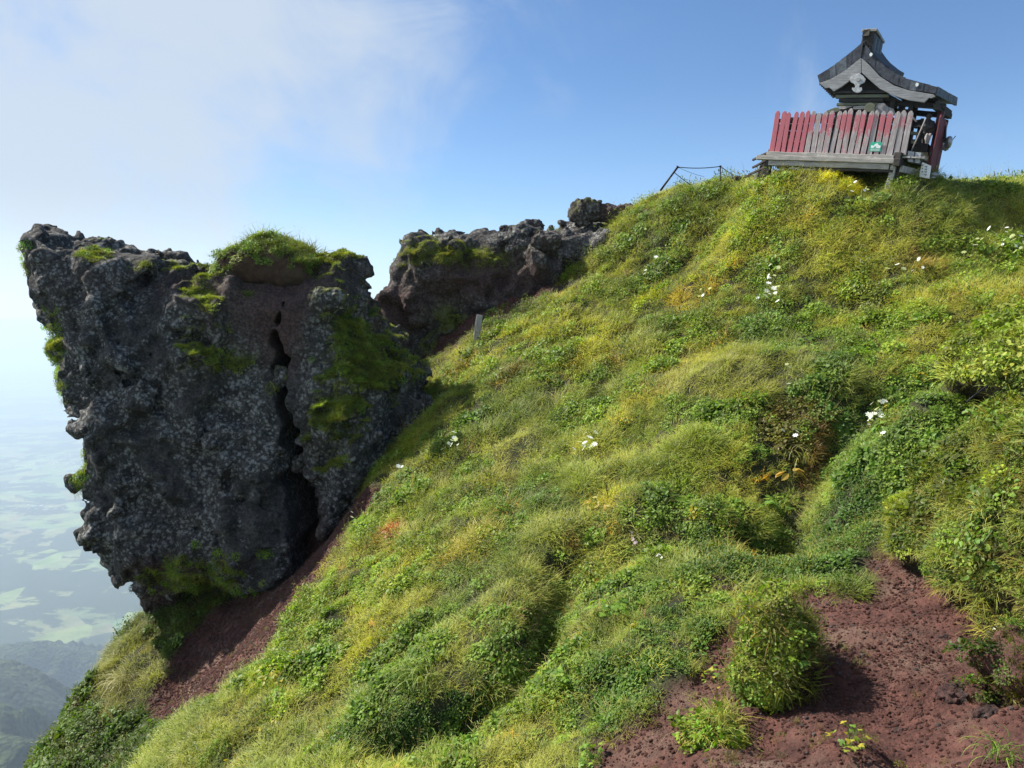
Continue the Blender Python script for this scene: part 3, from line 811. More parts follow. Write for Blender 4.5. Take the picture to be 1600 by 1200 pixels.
rm, rV, rQ, rN = mound('grassy_mound', [(1720, 650), (1650, 705), (1605, 755), (1570, 805), (1540, 850), (1524, 900), (1530, 945), (1556, 975), (1585, 1012), (1605, 1060), (1680, 1110), (1850, 1140), (1850, 620)], 5.9, .9, .4, .05, 'bright grassy mound bulging in on the right above the scree', 1.3, 0.2)
um, uV, uQ, uN = mound('grassy_mound', [(1530, 580), (1548, 552), (1585, 522), (1640, 490), (1800, 440), (1850, 700), (1650, 660), (1570, 640), (1528, 612)], 8.2, .8, .45, .06, 'upper grassy mound behind the brighter one, brown earth edge', .8, 0.3)
ybt = hit(1120, 1160)[0][1]
sm, sV, sQ, sN = mound('tufted_mound', [(1080, 1160), (1100, 1138), (1140, 1130), (1172, 1150), (1180, 1190), (1160, 1290), (1075, 1290)], ybt + .12, .2, .14, .03, 'small tufted mound below the leafy hummock', .4, .2)
tm, tV, tQ, tN = mound('turf_cap', [(350, 414), (368, 398), (395, 384), (425, 377), (452, 384), (475, 398), (492, 412), (500, 450), (340, 450)], 15.0, .7, .4, .06, 'ragged cap of turf on top of the crag', 1.1, 0.6)
bm, bV, bQ, bN = mound('mossy_bank', [(1545, 1050), (1580, 1030), (1650, 1030), (1700, 1300), (1500, 1300), (1530, 1180), (1538, 1110)], hit(1540, 1150)[0][1] + .25, .3, .2, .03, 'dark mossy bank of earth at the lower right corner', 2.0, .95)
mc, cV, cQ, cN = mound('moss_cushion', [(1393, 790), (1405, 780), (1430, 775), (1452, 785), (1456, 800), (1440, 815), (1412, 818), (1396, 808)], hit(1425, 812)[0][1] + .05, .16, .1, .02, 'smooth yellow green cushion of moss in the leafy shelf', .1, 0)
#@@VEG

# ------------------------------------------------------------------ plant prototypes (shared by the scattered cover)
def col_var(c, n, v=0.25, hue=0.15):
    c = np.array(c); r = RNG.uniform(1 - v, 1 + v, (n, 1)) * c
    r[:, 0] *= RNG.uniform(1 - hue, 1 + hue, n); r[:, 2] *= RNG.uniform(1 - hue, 1 + hue, n)
    return r
def blades(n, rad, L, W, c, lean=.5, droop=.8, tipc=None, seg=4):
    V = []; F = []; C = []
    cols = col_var(c, n)
    for k in range(n):
        a = RNG.uniform(0, 2 * math.pi); r = rad * math.sqrt(RNG.uniform())
        b = np.array([r * math.cos(a), r * math.sin(a), -.02])
        a2 = a + RNG.normal(0, .9); l = RNG.uniform(*L); wd = RNG.uniform(*W)
        th = abs(RNG.normal(0, lean * .6)) + .1 + lean * .4 * r / rad
        o = np.array([math.cos(a2), math.sin(a2), 0]); sd = np.array([-math.sin(a2), math.cos(a2), 0])
        p = b; i0 = len(V)
        for j in range(seg + 1):
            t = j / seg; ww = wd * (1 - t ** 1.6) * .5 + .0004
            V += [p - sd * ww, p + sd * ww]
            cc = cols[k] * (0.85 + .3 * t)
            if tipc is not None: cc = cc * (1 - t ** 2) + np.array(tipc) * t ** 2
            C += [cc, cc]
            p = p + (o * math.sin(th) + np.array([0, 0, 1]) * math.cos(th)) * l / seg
            th += droop * RNG.uniform(.3, 1.2) * .5
        for j in range(seg): F.append((i0 + 2 * j, i0 + 2 * j + 1, i0 + 2 * j + 3, i0 + 2 * j + 2))
    return np.array(V), np.array(F), np.array(C)
OVAL = [(0, 0), (.28, .26), (.6, .34), (.85, .2), (1, 0)]
def leafset(n, rad, hgt, S_, c, flat=.6, shape=OVAL, fold=.25, stalk=None):
    V = []; F = []; C = []; cols = col_var(c, n)
    for k in range(n):
        a = RNG.uniform(0, 2 * math.pi); r = rad * math.sqrt(RNG.uniform()); z = RNG.uniform(*hgt) * (1 - .5 * (r / rad) ** 2)
        s = RNG.uniform(*S_); yaw = RNG.uniform(0, 2 * math.pi); pit = RNG.normal(.25, 1 - flat)
        M = Matrix.Translation((r * math.cos(a), r * math.sin(a), z)) @ Matrix.Rotation(yaw, 4, 'Z') @ Matrix.Rotation(-pit, 4, 'Y') @ Matrix.Rotation(RNG.normal(0, .35), 4, 'X')
        i0 = len(V); m = len(shape)
        for x, y in shape: V.append(M @ Vector((x * s, 0, -.12 * s * x * x)))
        for x, y in shape[1:-1]: V.append(M @ Vector((x * s, y * s, fold * y * s - .12 * s * x * x)))
        for x, y in shape[1:-1]: V.append(M @ Vector((x * s, -y * s, fold * y * s - .12 * s * x * x)))
        C += [cols[k]] * (m + 2 * (m - 2))
        for sgn in (0, 1):
            b = i0 + m + sgn * (m - 2)
            edge = [i0] + [b + q for q in range(m - 2)] + [i0 + m - 1]
            for q in range(m - 1):
                A, B = i0 + q, i0 + q + 1; D, E = edge[q], edge[q + 1]
                f = [A, B, E, D]; f = [v for ix, v in enumerate(f) if v not in f[:ix]]
                if len(f) == 3: f.append(f[2])
                F.append(f if sgn == 0 else f[::-1])
    tri = np.array([f[:3] if f[2] == f[3] else (f[1:] if f[0] == f[1] else f[:3]) for f in F if len(set(f)) == 3])
    quad = np.array([f for f in F if len(set(f)) == 4])
    return np.array([tuple(v) for v in V]), [tri, quad] if len(tri) else quad, np.array(C)
def joinp(*parts):
    V = []; Ft = []; Fq = []; C = []; b = 0
    for v, f, c in parts:
        for a in (f if isinstance(f, list) else [f]):
            a = np.asarray(a)
            if len(a) == 0: continue
            (Ft if a.shape[1] == 3 else Fq).append(a + b)
        V.append(v); C.append(c); b += len(v)
    r = []
    if Ft: r.append(np.concatenate(Ft))
    if Fq: r.append(np.concatenate(Fq))
    return np.concatenate(V), r, np.concatenate(C)
def proto_set(name, fn, k=3):
    c = bpy.data.collections.new(name)
    for i in range(k):
        V, F, Cc = fn()
        o = mesh_np(name, V, F, LEAF_I, smooth=False, attrs={'col': Cc}, do_link=False)
        c.objects.link(o)
    return c
GRN = (.178, .238, .033); YGR = (.27, .30, .044); DGR = (.05, .10, .022); STR = (.32, .31, .15); LEA = (.155, .245, .034)
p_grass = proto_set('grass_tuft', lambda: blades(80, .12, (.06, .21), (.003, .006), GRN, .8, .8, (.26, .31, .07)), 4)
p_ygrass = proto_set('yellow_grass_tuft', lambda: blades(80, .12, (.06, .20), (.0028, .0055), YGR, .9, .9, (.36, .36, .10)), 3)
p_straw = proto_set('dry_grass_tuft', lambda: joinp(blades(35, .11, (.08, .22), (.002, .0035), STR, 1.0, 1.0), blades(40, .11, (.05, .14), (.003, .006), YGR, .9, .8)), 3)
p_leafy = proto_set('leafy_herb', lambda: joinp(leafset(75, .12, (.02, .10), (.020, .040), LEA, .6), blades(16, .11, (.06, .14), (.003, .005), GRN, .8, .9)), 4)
p_broad = proto_set('broad_leaf_herb', lambda: leafset(42, .12, (.02, .12), (.035, .065), (.105, .18, .03), .65, [(0, 0), (.15, .3), (.45, .42), (.8, .26), (1, 0)]), 3)
p_mat = proto_set('low_leaf_mat', lambda: leafset(85, .11, (.005, .06), (.018, .034), (.07, .135, .025), .55), 3)
p_moss = proto_set('moss_tuft', lambda: blades(90, .07, (.02, .045), (.005, .009), (.21, .25, .045), .9, .6, (.34, .36, .09), 2), 3)
p_gorse = proto_set('ragged_herb', lambda: joinp(leafset(40, .10, (.02, .20), (.03, .05), (.10, .14, .03), .2, [(0, 0), (.3, .12), (.6, .14), (.85, .08), (1, 0)]), blades(20, .1, (.08, .2), (.003, .005), (.2, .19, .06), .8, .7)), 3)

def rock_proto(seed, n=7):
    V, Q = None, None
    h = 2.9 / n; I = np.stack(np.meshgrid(*[(np.arange(n + 2) - (n + 1) / 2) * h] * 3, indexing='ij'), -1)
    Fv = np.sqrt((I ** 2).sum(-1)) - 1 + fbm(I.reshape(-1, 3) * 1.3 + seed * 9.7, 2, seed).reshape(I.shape[:-1]) * .55
    return surface_nets(Fv, np.array([-(n + 1) / 2 * h] * 3), h)
def m_gravel():
    m, n, b = pmat('red gravel')
    t = n.n('ShaderNodeTexCoord').outputs['Object']; f = n.noise(t, 2.0, 5, .65)
    tint = attr(n, 'tint', 'INSTANCER').outputs['Color']
    c = n.mix(n.ramp(f, .3, .7), (.55, .52, .52), (1.25, 1.25, 1.25)); c = n.mix(1.0, c, tint, 'MULTIPLY')
    n.l(c, b.inputs['Base Color']); b.inputs['Roughness'].default_value = .95
    n.l(n.bump(f, .8, .2), b.inputs['Normal']); return m
GRAVEL = m_gravel()
p_stone = bpy.data.collections.new('gravel_piece')
for i in range(5):
    V, Q = rock_proto(i)
    p_stone.objects.link(mesh_np('gravel_piece', V, Q, GRAVEL, smooth=(i % 2 == 0), do_link=False))

_groups = {}
def gn_group(coll):
    if coll.name in _groups: return _groups[coll.name]
    g = bpy.data.node_groups.new('scatter ' + coll.name, 'GeometryNodeTree')
    g.interface.new_socket('Geometry', in_out='INPUT', socket_type='NodeSocketGeometry')
    g.interface.new_socket('Geometry', in_out='OUTPUT', socket_type='NodeSocketGeometry')
    N_ = g.nodes; L_ = g.links
    gi = N_.new('NodeGroupInput'); go = N_.new('NodeGroupOutput')
    ci = N_.new('GeometryNodeCollectionInfo'); ci.inputs['Collection'].default_value = coll
    ci.inputs['Separate Children'].default_value = True; ci.inputs['Reset Children'].default_value = True
    ip = N_.new('GeometryNodeInstanceOnPoints'); ip.inputs['Pick Instance'].default_value = True
    def na(nm, ty):
        a = N_.new('GeometryNodeInputNamedAttribute'); a.data_type = ty; a.inputs['Name'].default_value = nm; return a.outputs['Attribute']
    e2r = N_.new('FunctionNodeEulerToRotation')
    L_.new(na('rot', 'FLOAT_VECTOR'), e2r.inputs[0]); L_.new(e2r.outputs[0], ip.inputs['Rotation'])
    L_.new(na('scl', 'FLOAT'), ip.inputs['Scale']); L_.new(na('idx', 'INT'), ip.inputs['Instance Index'])
    L_.new(gi.outputs[0], ip.inputs['Points']); L_.new(ci.outputs[0], ip.inputs['Instance']); L_.new(ip.outputs[0], go.inputs[0])
    _groups[coll.name] = g
    return g
def scatter(name, P, N, coll, scl, tint, upw=.5, lean=None, label=None, parent=None):
    n = len(P)
    if n == 0: return None
    z = N * (1 - upw) + np.array([0, 0, upw])
    if lean is not None: z = z + lean
    z = z + RNG.normal(0, .10, (n, 3)); z /= np.linalg.norm(z, axis=1)[:, None]
    a = RNG.uniform(0, 2 * math.pi, n); t = np.stack([np.cos(a), np.sin(a), np.zeros(n)], 1)
    x = t - z * (t * z).sum(1)[:, None]; x /= np.linalg.norm(x, axis=1)[:, None] + 1e-9
    y = np.cross(z, x)
    # euler XYZ of the matrix with columns x, y, z
    ry = np.arcsin(np.clip(-x[:, 2], -1, 1)); rx = np.arctan2(y[:, 2], z[:, 2]); rz = np.arctan2(x[:, 1], x[:, 0])
    me = bpy.data.meshes.new(name); me.vertices.add(n); me.vertices.foreach_set('co', P.astype(np.float32).ravel())
    me.attributes.new('rot', 'FLOAT_VECTOR', 'POINT').data.foreach_set('vector', np.stack([rx, ry, rz], 1).astype(np.float32).ravel())
    me.attributes.new('scl', 'FLOAT', 'POINT').data.foreach_set('value', np.asarray(scl, np.float32) * np.ones(n, np.float32))
    me.attributes.new('idx', 'INT', 'POINT').data.foreach_set('value', RNG.integers(0, 60, n).astype(np.int32))
    me.attributes.new('tint', 'FLOAT_COLOR', 'POINT').data.foreach_set('color', np.concatenate([tint, np.ones((n, 1))], 1).astype(np.float32).ravel())
    o = bpy.data.objects.new(name, me); link(o, parent)
    md = o.modifiers.new('scatter', 'NODES'); md.node_group = gn_group(coll)
    o['kind'] = 'stuff'
    if label: o['label'] = label
    return o

# sample the hillside
gxn, gyn = np.gradient(HG, G)
NZ = 1 / np.sqrt(1 + gxn ** 2 + gyn ** 2)
vis = (GYY > 2.6) & (GYY < 20) & (np.abs(GXX - 0.3) < GYY * .68 + 1.6) & (GXX > -9.5)
dens = np.interp(GYY, [3, 6, 10, 14, 19], [260, 185, 120, 84, 66]) * vis / np.maximum(NZ, .25)
nd = fbm(P2(GXX, GYY) * 3.2, 3, 55)
cover = (1 - dirt) * 1.0
dens_c = dens * cover * (0.45 + .8 * sst(-.45, .1, nd))
pr = (dens_c / dens_c.sum()).ravel(); NT_ = int(dens_c.sum() * G * G)
cell = RNG.choice(pr.size, NT_, p=pr)
i_, j_ = np.unravel_index(cell, HG.shape)
sxp = gx[i_] + RNG.uniform(-G / 2, G / 2, NT_); syp = gy[j_] + RNG.uniform(-G / 2, G / 2, NT_)
SP = np.stack([sxp, syp, H(sxp, syp)], 1)
SN = np.stack([-bil(gxn, sxp, syp), -bil(gyn, sxp, syp), np.ones(NT_)], 1); SN /= np.linalg.norm(SN, axis=1)[:, None]
Sx, Sy = proj(SP)
print('cover points', NT_)
dist_s = np.interp(SP[:, 1], [3, 6, 12, 18], [.62, .8, 1.15, 1.35])
um_ = RNG.uniform(-.30, .30, NT_); q1 = fbm(P2(sxp, syp) * .9, 4, 101) + um_; q2 = fbm(P2(sxp, syp) * 1.7 + 50, 4, 102) + RNG.uniform(-.22, .22, NT_); q3 = fbm(P2(sxp, syp) * .55 + 90, 3, 103); q4 = fbm(P2(sxp, syp) * 3.5 + 20, 3, 104)
def zone(polys):
    r = np.zeros(NT_, bool)
    for pp in polys: r |= sdf2(sxp, syp, gpoly(pp)) + q4 * .15 < 0
    return r
matz = zone([[(1080, 840), (1180, 830), (1260, 840), (1300, 790), (1360, 740), (1400, 830), (1440, 830), (1400, 880), (1330, 925), (1250, 915), (1120, 935), (1080, 890)],
             [(1000, 960), (1100, 960), (1110, 1000), (1050, 1070), (990, 1125), (930, 1150), (880, 1100), (930, 1040), (1000, 1010)], [(700, 1090), (760, 1060), (740, 1150), (600, 1190), (400, 1250), (500, 1170), (640, 1130)]])
leafz = zone([[(1300, 640), (1400, 600), (1520, 590), (1500, 700), (1440, 790), (1300, 830)]])
dryz = zone([[(1080, 520), (1200, 560), (1290, 540), (1270, 600), (1150, 640), (1030, 620)], [(120, 1080), (250, 1010), (260, 1060), (220, 1110), (160, 1130)]])
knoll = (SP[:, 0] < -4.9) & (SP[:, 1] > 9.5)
u = RNG.uniform(size=NT_)
sp = np.zeros(NT_, int)                                                # 0 grass
sp[(q1 > .02)] = 2                                                     # leafy
sp[(q2 > .20) & (q1 > -.05) & (u < .6)] = 3                                       # broad leaf
sp[(q2 < -.07)] = 1                                                    # yellow grass
sp[(q3 > .25) & (u < .3)] = 4                                          # dry
sp[(u > .88)] = 5; sp[(u < .05)] = 4
sp[leafz & (u < .5)] = 2; sp[leafz & (u > .5) & (u < .75)] = 3
sp[knoll & (u < .65)] = 3; sp[knoll & (u > .65) & (u < .8)] = 5
mz = u < .75
sp[matz & mz] = 6; sp[dryz & (u < .6)] = 4; sp[dryz & (u >= .6)] = 1
top = SP[:, 1] > 13.5
sp[top & (u < .35)] = 1; sp[top & (u > .34) & (u < .45)] = 4
edged = bil(dirt, sxp, syp) > .04
sp[edged & (u < .4)] = 5
dist_s = np.where(bil(dirt, sxp, syp) > .02, dist_s * .75, dist_s)
base = np.array([1., 1, 1])
warm = np.clip(.5 + 1.1 * fbm(P2(sxp, syp) * .7 + 7, 3, 111) + .12, 0, 1)[:, None]
tint = (1 - warm) * np.array([.82, .90, .85]) + warm * np.array([1.52, 1.40, .92])
tint = tint * (1 + .5 * RNG.normal(0, .35, (NT_, 1)).clip(-.6, .8))
rare = RNG.uniform(size=NT_)
redp = fbm(P2(sxp, syp) * 2.6 + 33, 3, 112)
tint = np.where(((redp > .56) & (rare < .35))[:, None], np.array([1.5, .85, .9]), tint)
tint = np.where((rare > .997)[:, None], np.array([2.8, 1.5, .5]), tint)
for (px, py, rad, tcol) in [(425, 1058, .32, (1.8, 1.7, .5)), (430, 1130, .14, (1.8, 1.7, .5)), (940, 795, .18, (1.8, 1.5, .5)), (610, 835, .18, (1.9, .45, .5)), (1018, 462, .4, (1.7, 1.5, .5)),
                            (1075, 465, .4, (2.2, 1.6, .6)), (1240, 690, .5, (1.3, .75, .9)), (800, 580, .25, (1.4, .9, .8)), (740, 850, .4, (1.5, 1.15, .8)), (1340, 480, .35, (1.3, 1.0, .8)), (960, 570, .25, (1.4, 1.05, .8)), (1440, 410, .3, (1.35, 1.0, .8)), (1310, 285, .35, (2.2, 1.9, .4))]:
    c = hit(px, py)[0]; d = np.hypot(sxp - c[0], syp - c[1]) + q4 * .10
    tint = np.where(((d < rad) & (rare < .8))[:, None], np.array(tcol) * RNG.uniform(.8, 1.2, (NT_, 1)), tint)
hv = .74 + .5 * sst(-.35, .4, fbm(P2(sxp, syp) * 2.4 + 70, 3, 120)); dist_s = dist_s * hv
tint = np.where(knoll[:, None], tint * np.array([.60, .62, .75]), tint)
lean = np.stack([-.28 + .2 * q2, -.10 + .2 * q1, np.zeros(NT_)], 1)
for k, (nm, coll, lb, sc, upw) in enumerate([('grass', p_grass, 'green grass in drooping tufts over the whole slope', 1.0, .6), ('grass', p_ygrass, 'yellowing grass on the sunny banks', 1.0, .6),
        ('leafy_ground_cover', p_leafy, 'small leaved herbs mixed in with the grass', 1.0, .4), ('leafy_ground_cover', p_broad, 'broader leaved herbs in patches on the slope', .9, .4),
        ('dry_grass', p_straw, 'straw coloured dry grass among the green', 1.0, .6), ('leafy_ground_cover', p_gorse, 'ragged narrow leaved herbs', 1.0, .5), ('leaf_mat', p_mat, 'low mat of small dark leaves on the shelf above the scree', 1.1, .3)]):
    m = sp == k
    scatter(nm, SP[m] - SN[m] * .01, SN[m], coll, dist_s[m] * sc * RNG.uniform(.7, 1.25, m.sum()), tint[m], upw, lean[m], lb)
# thin seed stalks that stand up against the sky
def stalks():
    V, F, C_ = blades(5, .05, (.28, .5), (.002, .0035), (.22, .2, .09), .3, .25, (.3, .22, .12))
    v2, f2, c2 = leafset(10, .10, (.30, .46), (.010, .02), (.26, .2, .1), .3)
    return joinp((V, F, C_), (v2, f2, c2))
p_stalk = proto_set('seed_stalk', stalks, 3)
m = (RNG.uniform(size=NT_) < .035)
scatter('seed_stalks', SP[m], SN[m], p_stalk, dist_s[m] * RNG.uniform(.6, 1.0, m.sum()), tint[m], .9, None, 'thin dry seed stalks standing above the grass')

# foliage on the mounds and the moss of the rocks
def sample_mesh(V, Q, n, wfn=None):
    c = V[Q].mean(1); a = np.linalg.norm(np.cross(V[Q[:, 2]] - V[Q[:, 0]], V[Q[:, 3]] - V[Q[:, 1]]), axis=1) / 2
    nn = np.cross(V[Q[:, 2]] - V[Q[:, 0]], V[Q[:, 3]] - V[Q[:, 1]]); nn /= np.linalg.norm(nn, axis=1)[:, None] + 1e-12
    wgt = a * (wfn(c, nn) if wfn else 1); wgt = np.maximum(wgt, 0)
    k = RNG.choice(len(Q), n, p=wgt / wgt.sum())
    s, t = RNG.uniform(size=(2, n, 1)); q = V[Q[k]]
    P = (q[:, 0] * (1 - s) + q[:, 1] * s) * (1 - t) + (q[:, 3] * (1 - s) + q[:, 2] * s) * t
    return P, nn[k]
def vtint(n, c=(1, 1, 1), v=.3): return np.array(c) * (1 + RNG.normal(0, v, (n, 1)).clip(-.6, .8)) * RNG.uniform(.85, 1.15, (n, 3))
def clothe(obj, V, Q, sets, name='foliage'):
    for coll, n, sc, c, upw, wf, lb in sets:
        P, N = sample_mesh(V, Q, n, wf)
        scatter(name, P - np.array(obj.location), N, coll, sc * np.exp(RNG.normal(0, .36, n)), vtint(n, c, .38), upw, None, lb, parent=obj)
left = lambda c, n: np.clip(.55 - .9 * n[:, 0] + .5 * n[:, 2], .0, 1)
upf = lambda c, n: np.clip(.35 + n[:, 2], .02, 1)
hx = hV[:, 0].mean()
clothe(hum, hV, hQ, [(p_straw, 60, .35, (.8, .75, .7), .3, upf, None), (p_gorse, 80, .62, (1.25, .95, .8), .35, upf, None), (p_grass, 60, .6, (1, .9, .8), .4, upf, None), (p_mat, 560, .58, (2.7, 1.95, 1.4), .1, lambda c, n: np.clip(.25 - .9 * n[:, 0] + .15 * n[:, 2] - 1.6 * (c[:, 0] - hx) + .9 * fbm(c * 5, 2, 5), 0, 1), 'tiny bright leaves clothing the left face'), (p_leafy, 120, .38, (1.9, 1.55, 1.0), .1, left, None), (p_ygrass, 30, .4, (1.1, 1, .9), .4, left, None)])
clothe(rm, rV, rQ, [(p_grass, 1000, .55, (1.1, .98, .9), .4, upf, None), (p_leafy, 800, .5, (1.15, .98, .8), .3, upf, 'small bright leaves all over the mound'), (p_ygrass, 1100, .55, (.95, .84, .8), .4, upf, None), (p_mat, 900, .8, (1.5, 1.15, .8), .2, upf, None), (p_gorse, 250, .5, (1.3, 1.1, .8), .4, upf, None)])
clothe(um, uV, uQ, [(p_grass, 400, .8, (1.3, 1.2, 1), .4, upf, None), (p_leafy, 800, .8, (1.2, 1.0, .9), .3, upf, 'small leaves over the upper mound'), (p_straw, 120, .6, (.9, .7, .6), .4, upf, None)])
clothe(sm, sV, sQ, [(p_ygrass, 120, .55, (1.2, 1.1, 1), .4, upf, None), (p_straw, 40, .6, (1, .95, .8), .4, upf, 'yellow green drooping tufts'), (p_mat, 200, .7, (2, 1.7, .9), .2, upf, None)])
clothe(tm, tV, tQ, [(p_leafy, 330, .75, (.95, .95, .8), .4, lambda c, n: np.clip(n[:, 2] + .15 + .6 * fbm(c * 2.5, 2, 9), 0, 1), 'leafy turf over the top of the dome'), (p_grass, 200, .9, (.9, .85, .8), .5, lambda c, n: np.clip(n[:, 2], 0, 1), None), (p_stalk, 26, .8, (.7, .7, .7), .9, lambda c, n: np.clip(n[:, 2] - .3, 0, 1), None)])
clothe(bm, bV, bQ, [(p_moss, 420, .6, (.38, .36, .3), .1, None, 'dark moss on the bank'), (p_gorse, 30, .4, (.8, .75, .6), .4, upf, None), (p_mat, 50, .6, (1.2, 1, .8), .3, upf, None)])
clothe(mc, cV, cQ, [(p_moss, 600, .55, (1.25, 1.35, .8), 0, None, 'close yellow green moss')], 'moss')
def mossy(obj, V, Q, N, M, n, sc, c):
    mf = M[Q].mean(1)
    wf = lambda cc, nn: np.clip(mf - .35, 0, 1) * (nn[:, 1] < .5)
    P, NN = sample_mesh(V, Q, n, wf)
    scatter('moss', P, NN, p_moss, sc * RNG.uniform(.6, 1.4, n), vtint(n, c, .35), .3, None, 'cushions of moss on ledges and shoulders', parent=obj)
mossy(crag, CRAG_V, CRAG_Q, CRAG_N, CRAG_M, 8000, 1.15, (.8, .85, .7))
mossy(rr, RID[0], RID[1], RID[2], RID[3], 1800, 1.1, (.75, .75, .6))
# shrubs and tufts growing on the crag's rim and left edge
def rim(c, n):
    x, y = proj(c)
    return (np.exp(-(((x - 82) / 14) ** 2 + ((y - 580) / 70) ** 2)) * 2 + np.exp(-(((x - 128) / 10) ** 2 + ((y - 750) / 28) ** 2)) * 2 + np.exp(-(((x - 35) / 12) ** 2 + ((y - 390) / 40) ** 2)) * .5 +
            np.exp(-(((x - 150) / 22) ** 2 + ((y - 396) / 8) ** 2)) + np.exp(-(((x - 320) / 60) ** 2 + ((y - 905) / 35) ** 2)) * 1.2 + np.exp(-(((x - 560) / 50) ** 2 + ((y - 560) / 35) ** 2)) * .6)
P, NN = sample_mesh(CRAG_V, CRAG_Q, 420, rim)
scatter('foliage', P, NN, p_leafy, RNG.uniform(.5, 1.0, 420), vtint(420, (1.1, 1.1, .8)), .4, None, 'small plants rooted in the rock', parent=crag)
P, NN = sample_mesh(CRAG_V, CRAG_Q, 260, rim)
scatter('foliage', P, NN, p_ygrass, RNG.uniform(.5, .9, 260), vtint(260, (.9, .95, .8)), .4, None, None, parent=crag)

# gravel and crumbs on the scree
dg = dens * sst(.4, .9, dirt) * (.5 + sst(-.3, .5, nd)); pr = (dg / dg.sum()).ravel()
NG = 48000
cell = RNG.choice(pr.size, NG, p=pr); i_, j_ = np.unravel_index(cell, HG.shape)
a_ = gx[i_] + RNG.uniform(-G / 2, G / 2, NG); b_ = gy[j_] + RNG.uniform(-G / 2, G / 2, NG)
GP = np.stack([a_, b_, H(a_, b_)], 1)
sz = .0025 + .011 * RNG.uniform(size=NG) ** 4 + np.interp(b_, [4, 14], [0, .012])
grey = (RNG.uniform(size=(NG, 1)) < .07)
gt = np.where(grey, np.array([.16, .14, .135]), np.array([.17, .076, .060])) * RNG.uniform(.55, 1.4, (NG, 1))
scatter('gravel', GP, np.tile([0, 0, 1.], (NG, 1)), p_stone, sz, gt, 1.0, None, 'loose red cinders and crumbs over the scree')
# sparse weeds on the bare scree
dw = dens * dirt * sst(.05, .4, fbm(P2(GXX, GYY) * 2.0 + 4, 3, 66)); pr = (dw / dw.sum()).ravel(); NW = 320
cell = RNG.choice(pr.size, NW, p=pr); i_, j_ = np.unravel_index(cell, HG.shape)
WPt = np.stack([gx[i_], gy[j_], HG[i_, j_]], 1)
scatter('weeds', WPt, np.tile([0, 0, 1.], (NW, 1)), p_gorse, RNG.uniform(.15, .45, NW), vtint(NW, (1.3, 1.0, .9)), 1.0, None, 'scattered small weeds on the bare scree')
#@@SHRINE

# ------------------------------------------------------------------ the shrine on the summit (leaning with its sinking platform)
SYAW, SROLL = R_(-35), R_(8.478)
SO = np.array([5.214, 16.0, 3.388])
SM = (Matrix.Rotation(SYAW, 3, 'Z') @ Matrix.Rotation(SROLL, 3, 'Y'))
SR = np.array(SM)
def spx(px, py, ax, c):
    """point of the plane (local axis ax = c) of the shrine seen at a pixel of the photograph"""
    d = SR.T @ rays(px, py); o = -SR.T @ SO; t = (c - o[ax]) / d[ax]; return o + t * d
def sroot(name, label, cat, group=None, off=(0, 0, 0)):
    e = empty(name, tuple(SO + SR @ np.array(off, float)), SM.to_euler()); return tag(e, label, cat, group)
def prof(pts, y): return [tuple(spx(px, py, 1, y)[[0, 2]]) for px, py in pts]

# ---- main hall
sh = sroot('shrine', 'small weathered wooden shrine with curved gabled roof leaning on the summit', 'shrine')
GY = .35
topL = [(1277.5, 118.5), (1297, 106.5), (1319.5, 91), (1334.5, 79), (1348, 67)]
topR = [(1352, 70), (1366, 90), (1383, 106), (1402, 118), (1425, 127), (1463, 137)]
botR = [(1346.5, 90), (1360, 101), (1375, 118), (1397, 132), (1420, 139.5), (1461, 146.5)]
botL = [(1280, 128), (1300, 122), (1322, 108.5), (1345, 89)]
def resamp(P, n):
    P = np.array(P); d = np.concatenate([[0], np.cumsum(np.linalg.norm(np.diff(P, axis=0), axis=1))])
    t = np.linspace(0, d[-1], n); return np.stack([np.interp(t, d, P[:, 0]), np.interp(t, d, P[:, 1])], 1)
tL = resamp(prof(topL, GY), 9); bL = resamp(prof(botL, GY), 9)
tR = resamp(prof(topR, GY), 15); bR = resamp(prof(botR, GY), 15)
def flare(x, y, z):
    t = max(0.0, (x - 1.5) / 1.25) ** 1.5 * (y - GY) / 1.2
    return (x + .19 * t, y, z + .07 * t)
def shell(mb, T, B, y0, y1):
    n = len(T); V = []
    for y in (y0, y1):
        V += [flare(x, y, z) for x, z in T] + [flare(x, y, z) for x, z in B]
    F = []
    for k in range(n - 1):
        F += [(k, k + 1, n + k + 1, n + k), (2 * n + k, 3 * n + k, 3 * n + k + 1, 2 * n + k + 1), (k, 2 * n + k, 2 * n + k + 1, k + 1), (n + k, n + k + 1, 3 * n + k + 1, 3 * n + k)]
    F += [(0, n, 3 * n, 2 * n), (n - 1, 3 * n - 1, 4 * n - 1, 2 * n - 1)]
    mb.add(V, F)
RY1 = 1.55
roof = MB(); shell(roof, tL, bL, GY, RY1); shell(roof, tR, bR, GY, RY1)
roof_o = roof.build('roof', SLATE, sh)
# lapped sheets over the verge, each its own piece, slightly uneven
def sheets(T, B, nper, y, mat, parent, lap=.02):
    for k in range(0, len(T) - 1):
        a, b, c, d = T[k], T[k + 1], B[k + 1], B[k]
        dz = random.uniform(-.008, .012); dy = random.uniform(0, .012)
        mb = MB(); q = lambda p, e: (p[0] + e, p[1] + dz)
        mid0 = (a + d) / 2; mid1 = (b + c) / 2
        up = lambda p, m: p + (p - m) * .10
        mb.prism([tuple(up(a, mid0) + [.003, dz]), tuple(up(b, mid1) + [lap * .5, dz]), tuple(up(c, mid1) + [lap * .5, dz]), tuple(up(d, mid0) + [.003, dz])], y - .016 - dy, y - .002)
        mb.build('roof_sheet', mat if random.random() > .2 else SLATE2, parent)
sheets(tL, bL, 1, GY, SLATE, roof_o); sheets(tR, bR, 1, GY, SLATE, roof_o)
e0, e1 = tR[-1], bR[-1]
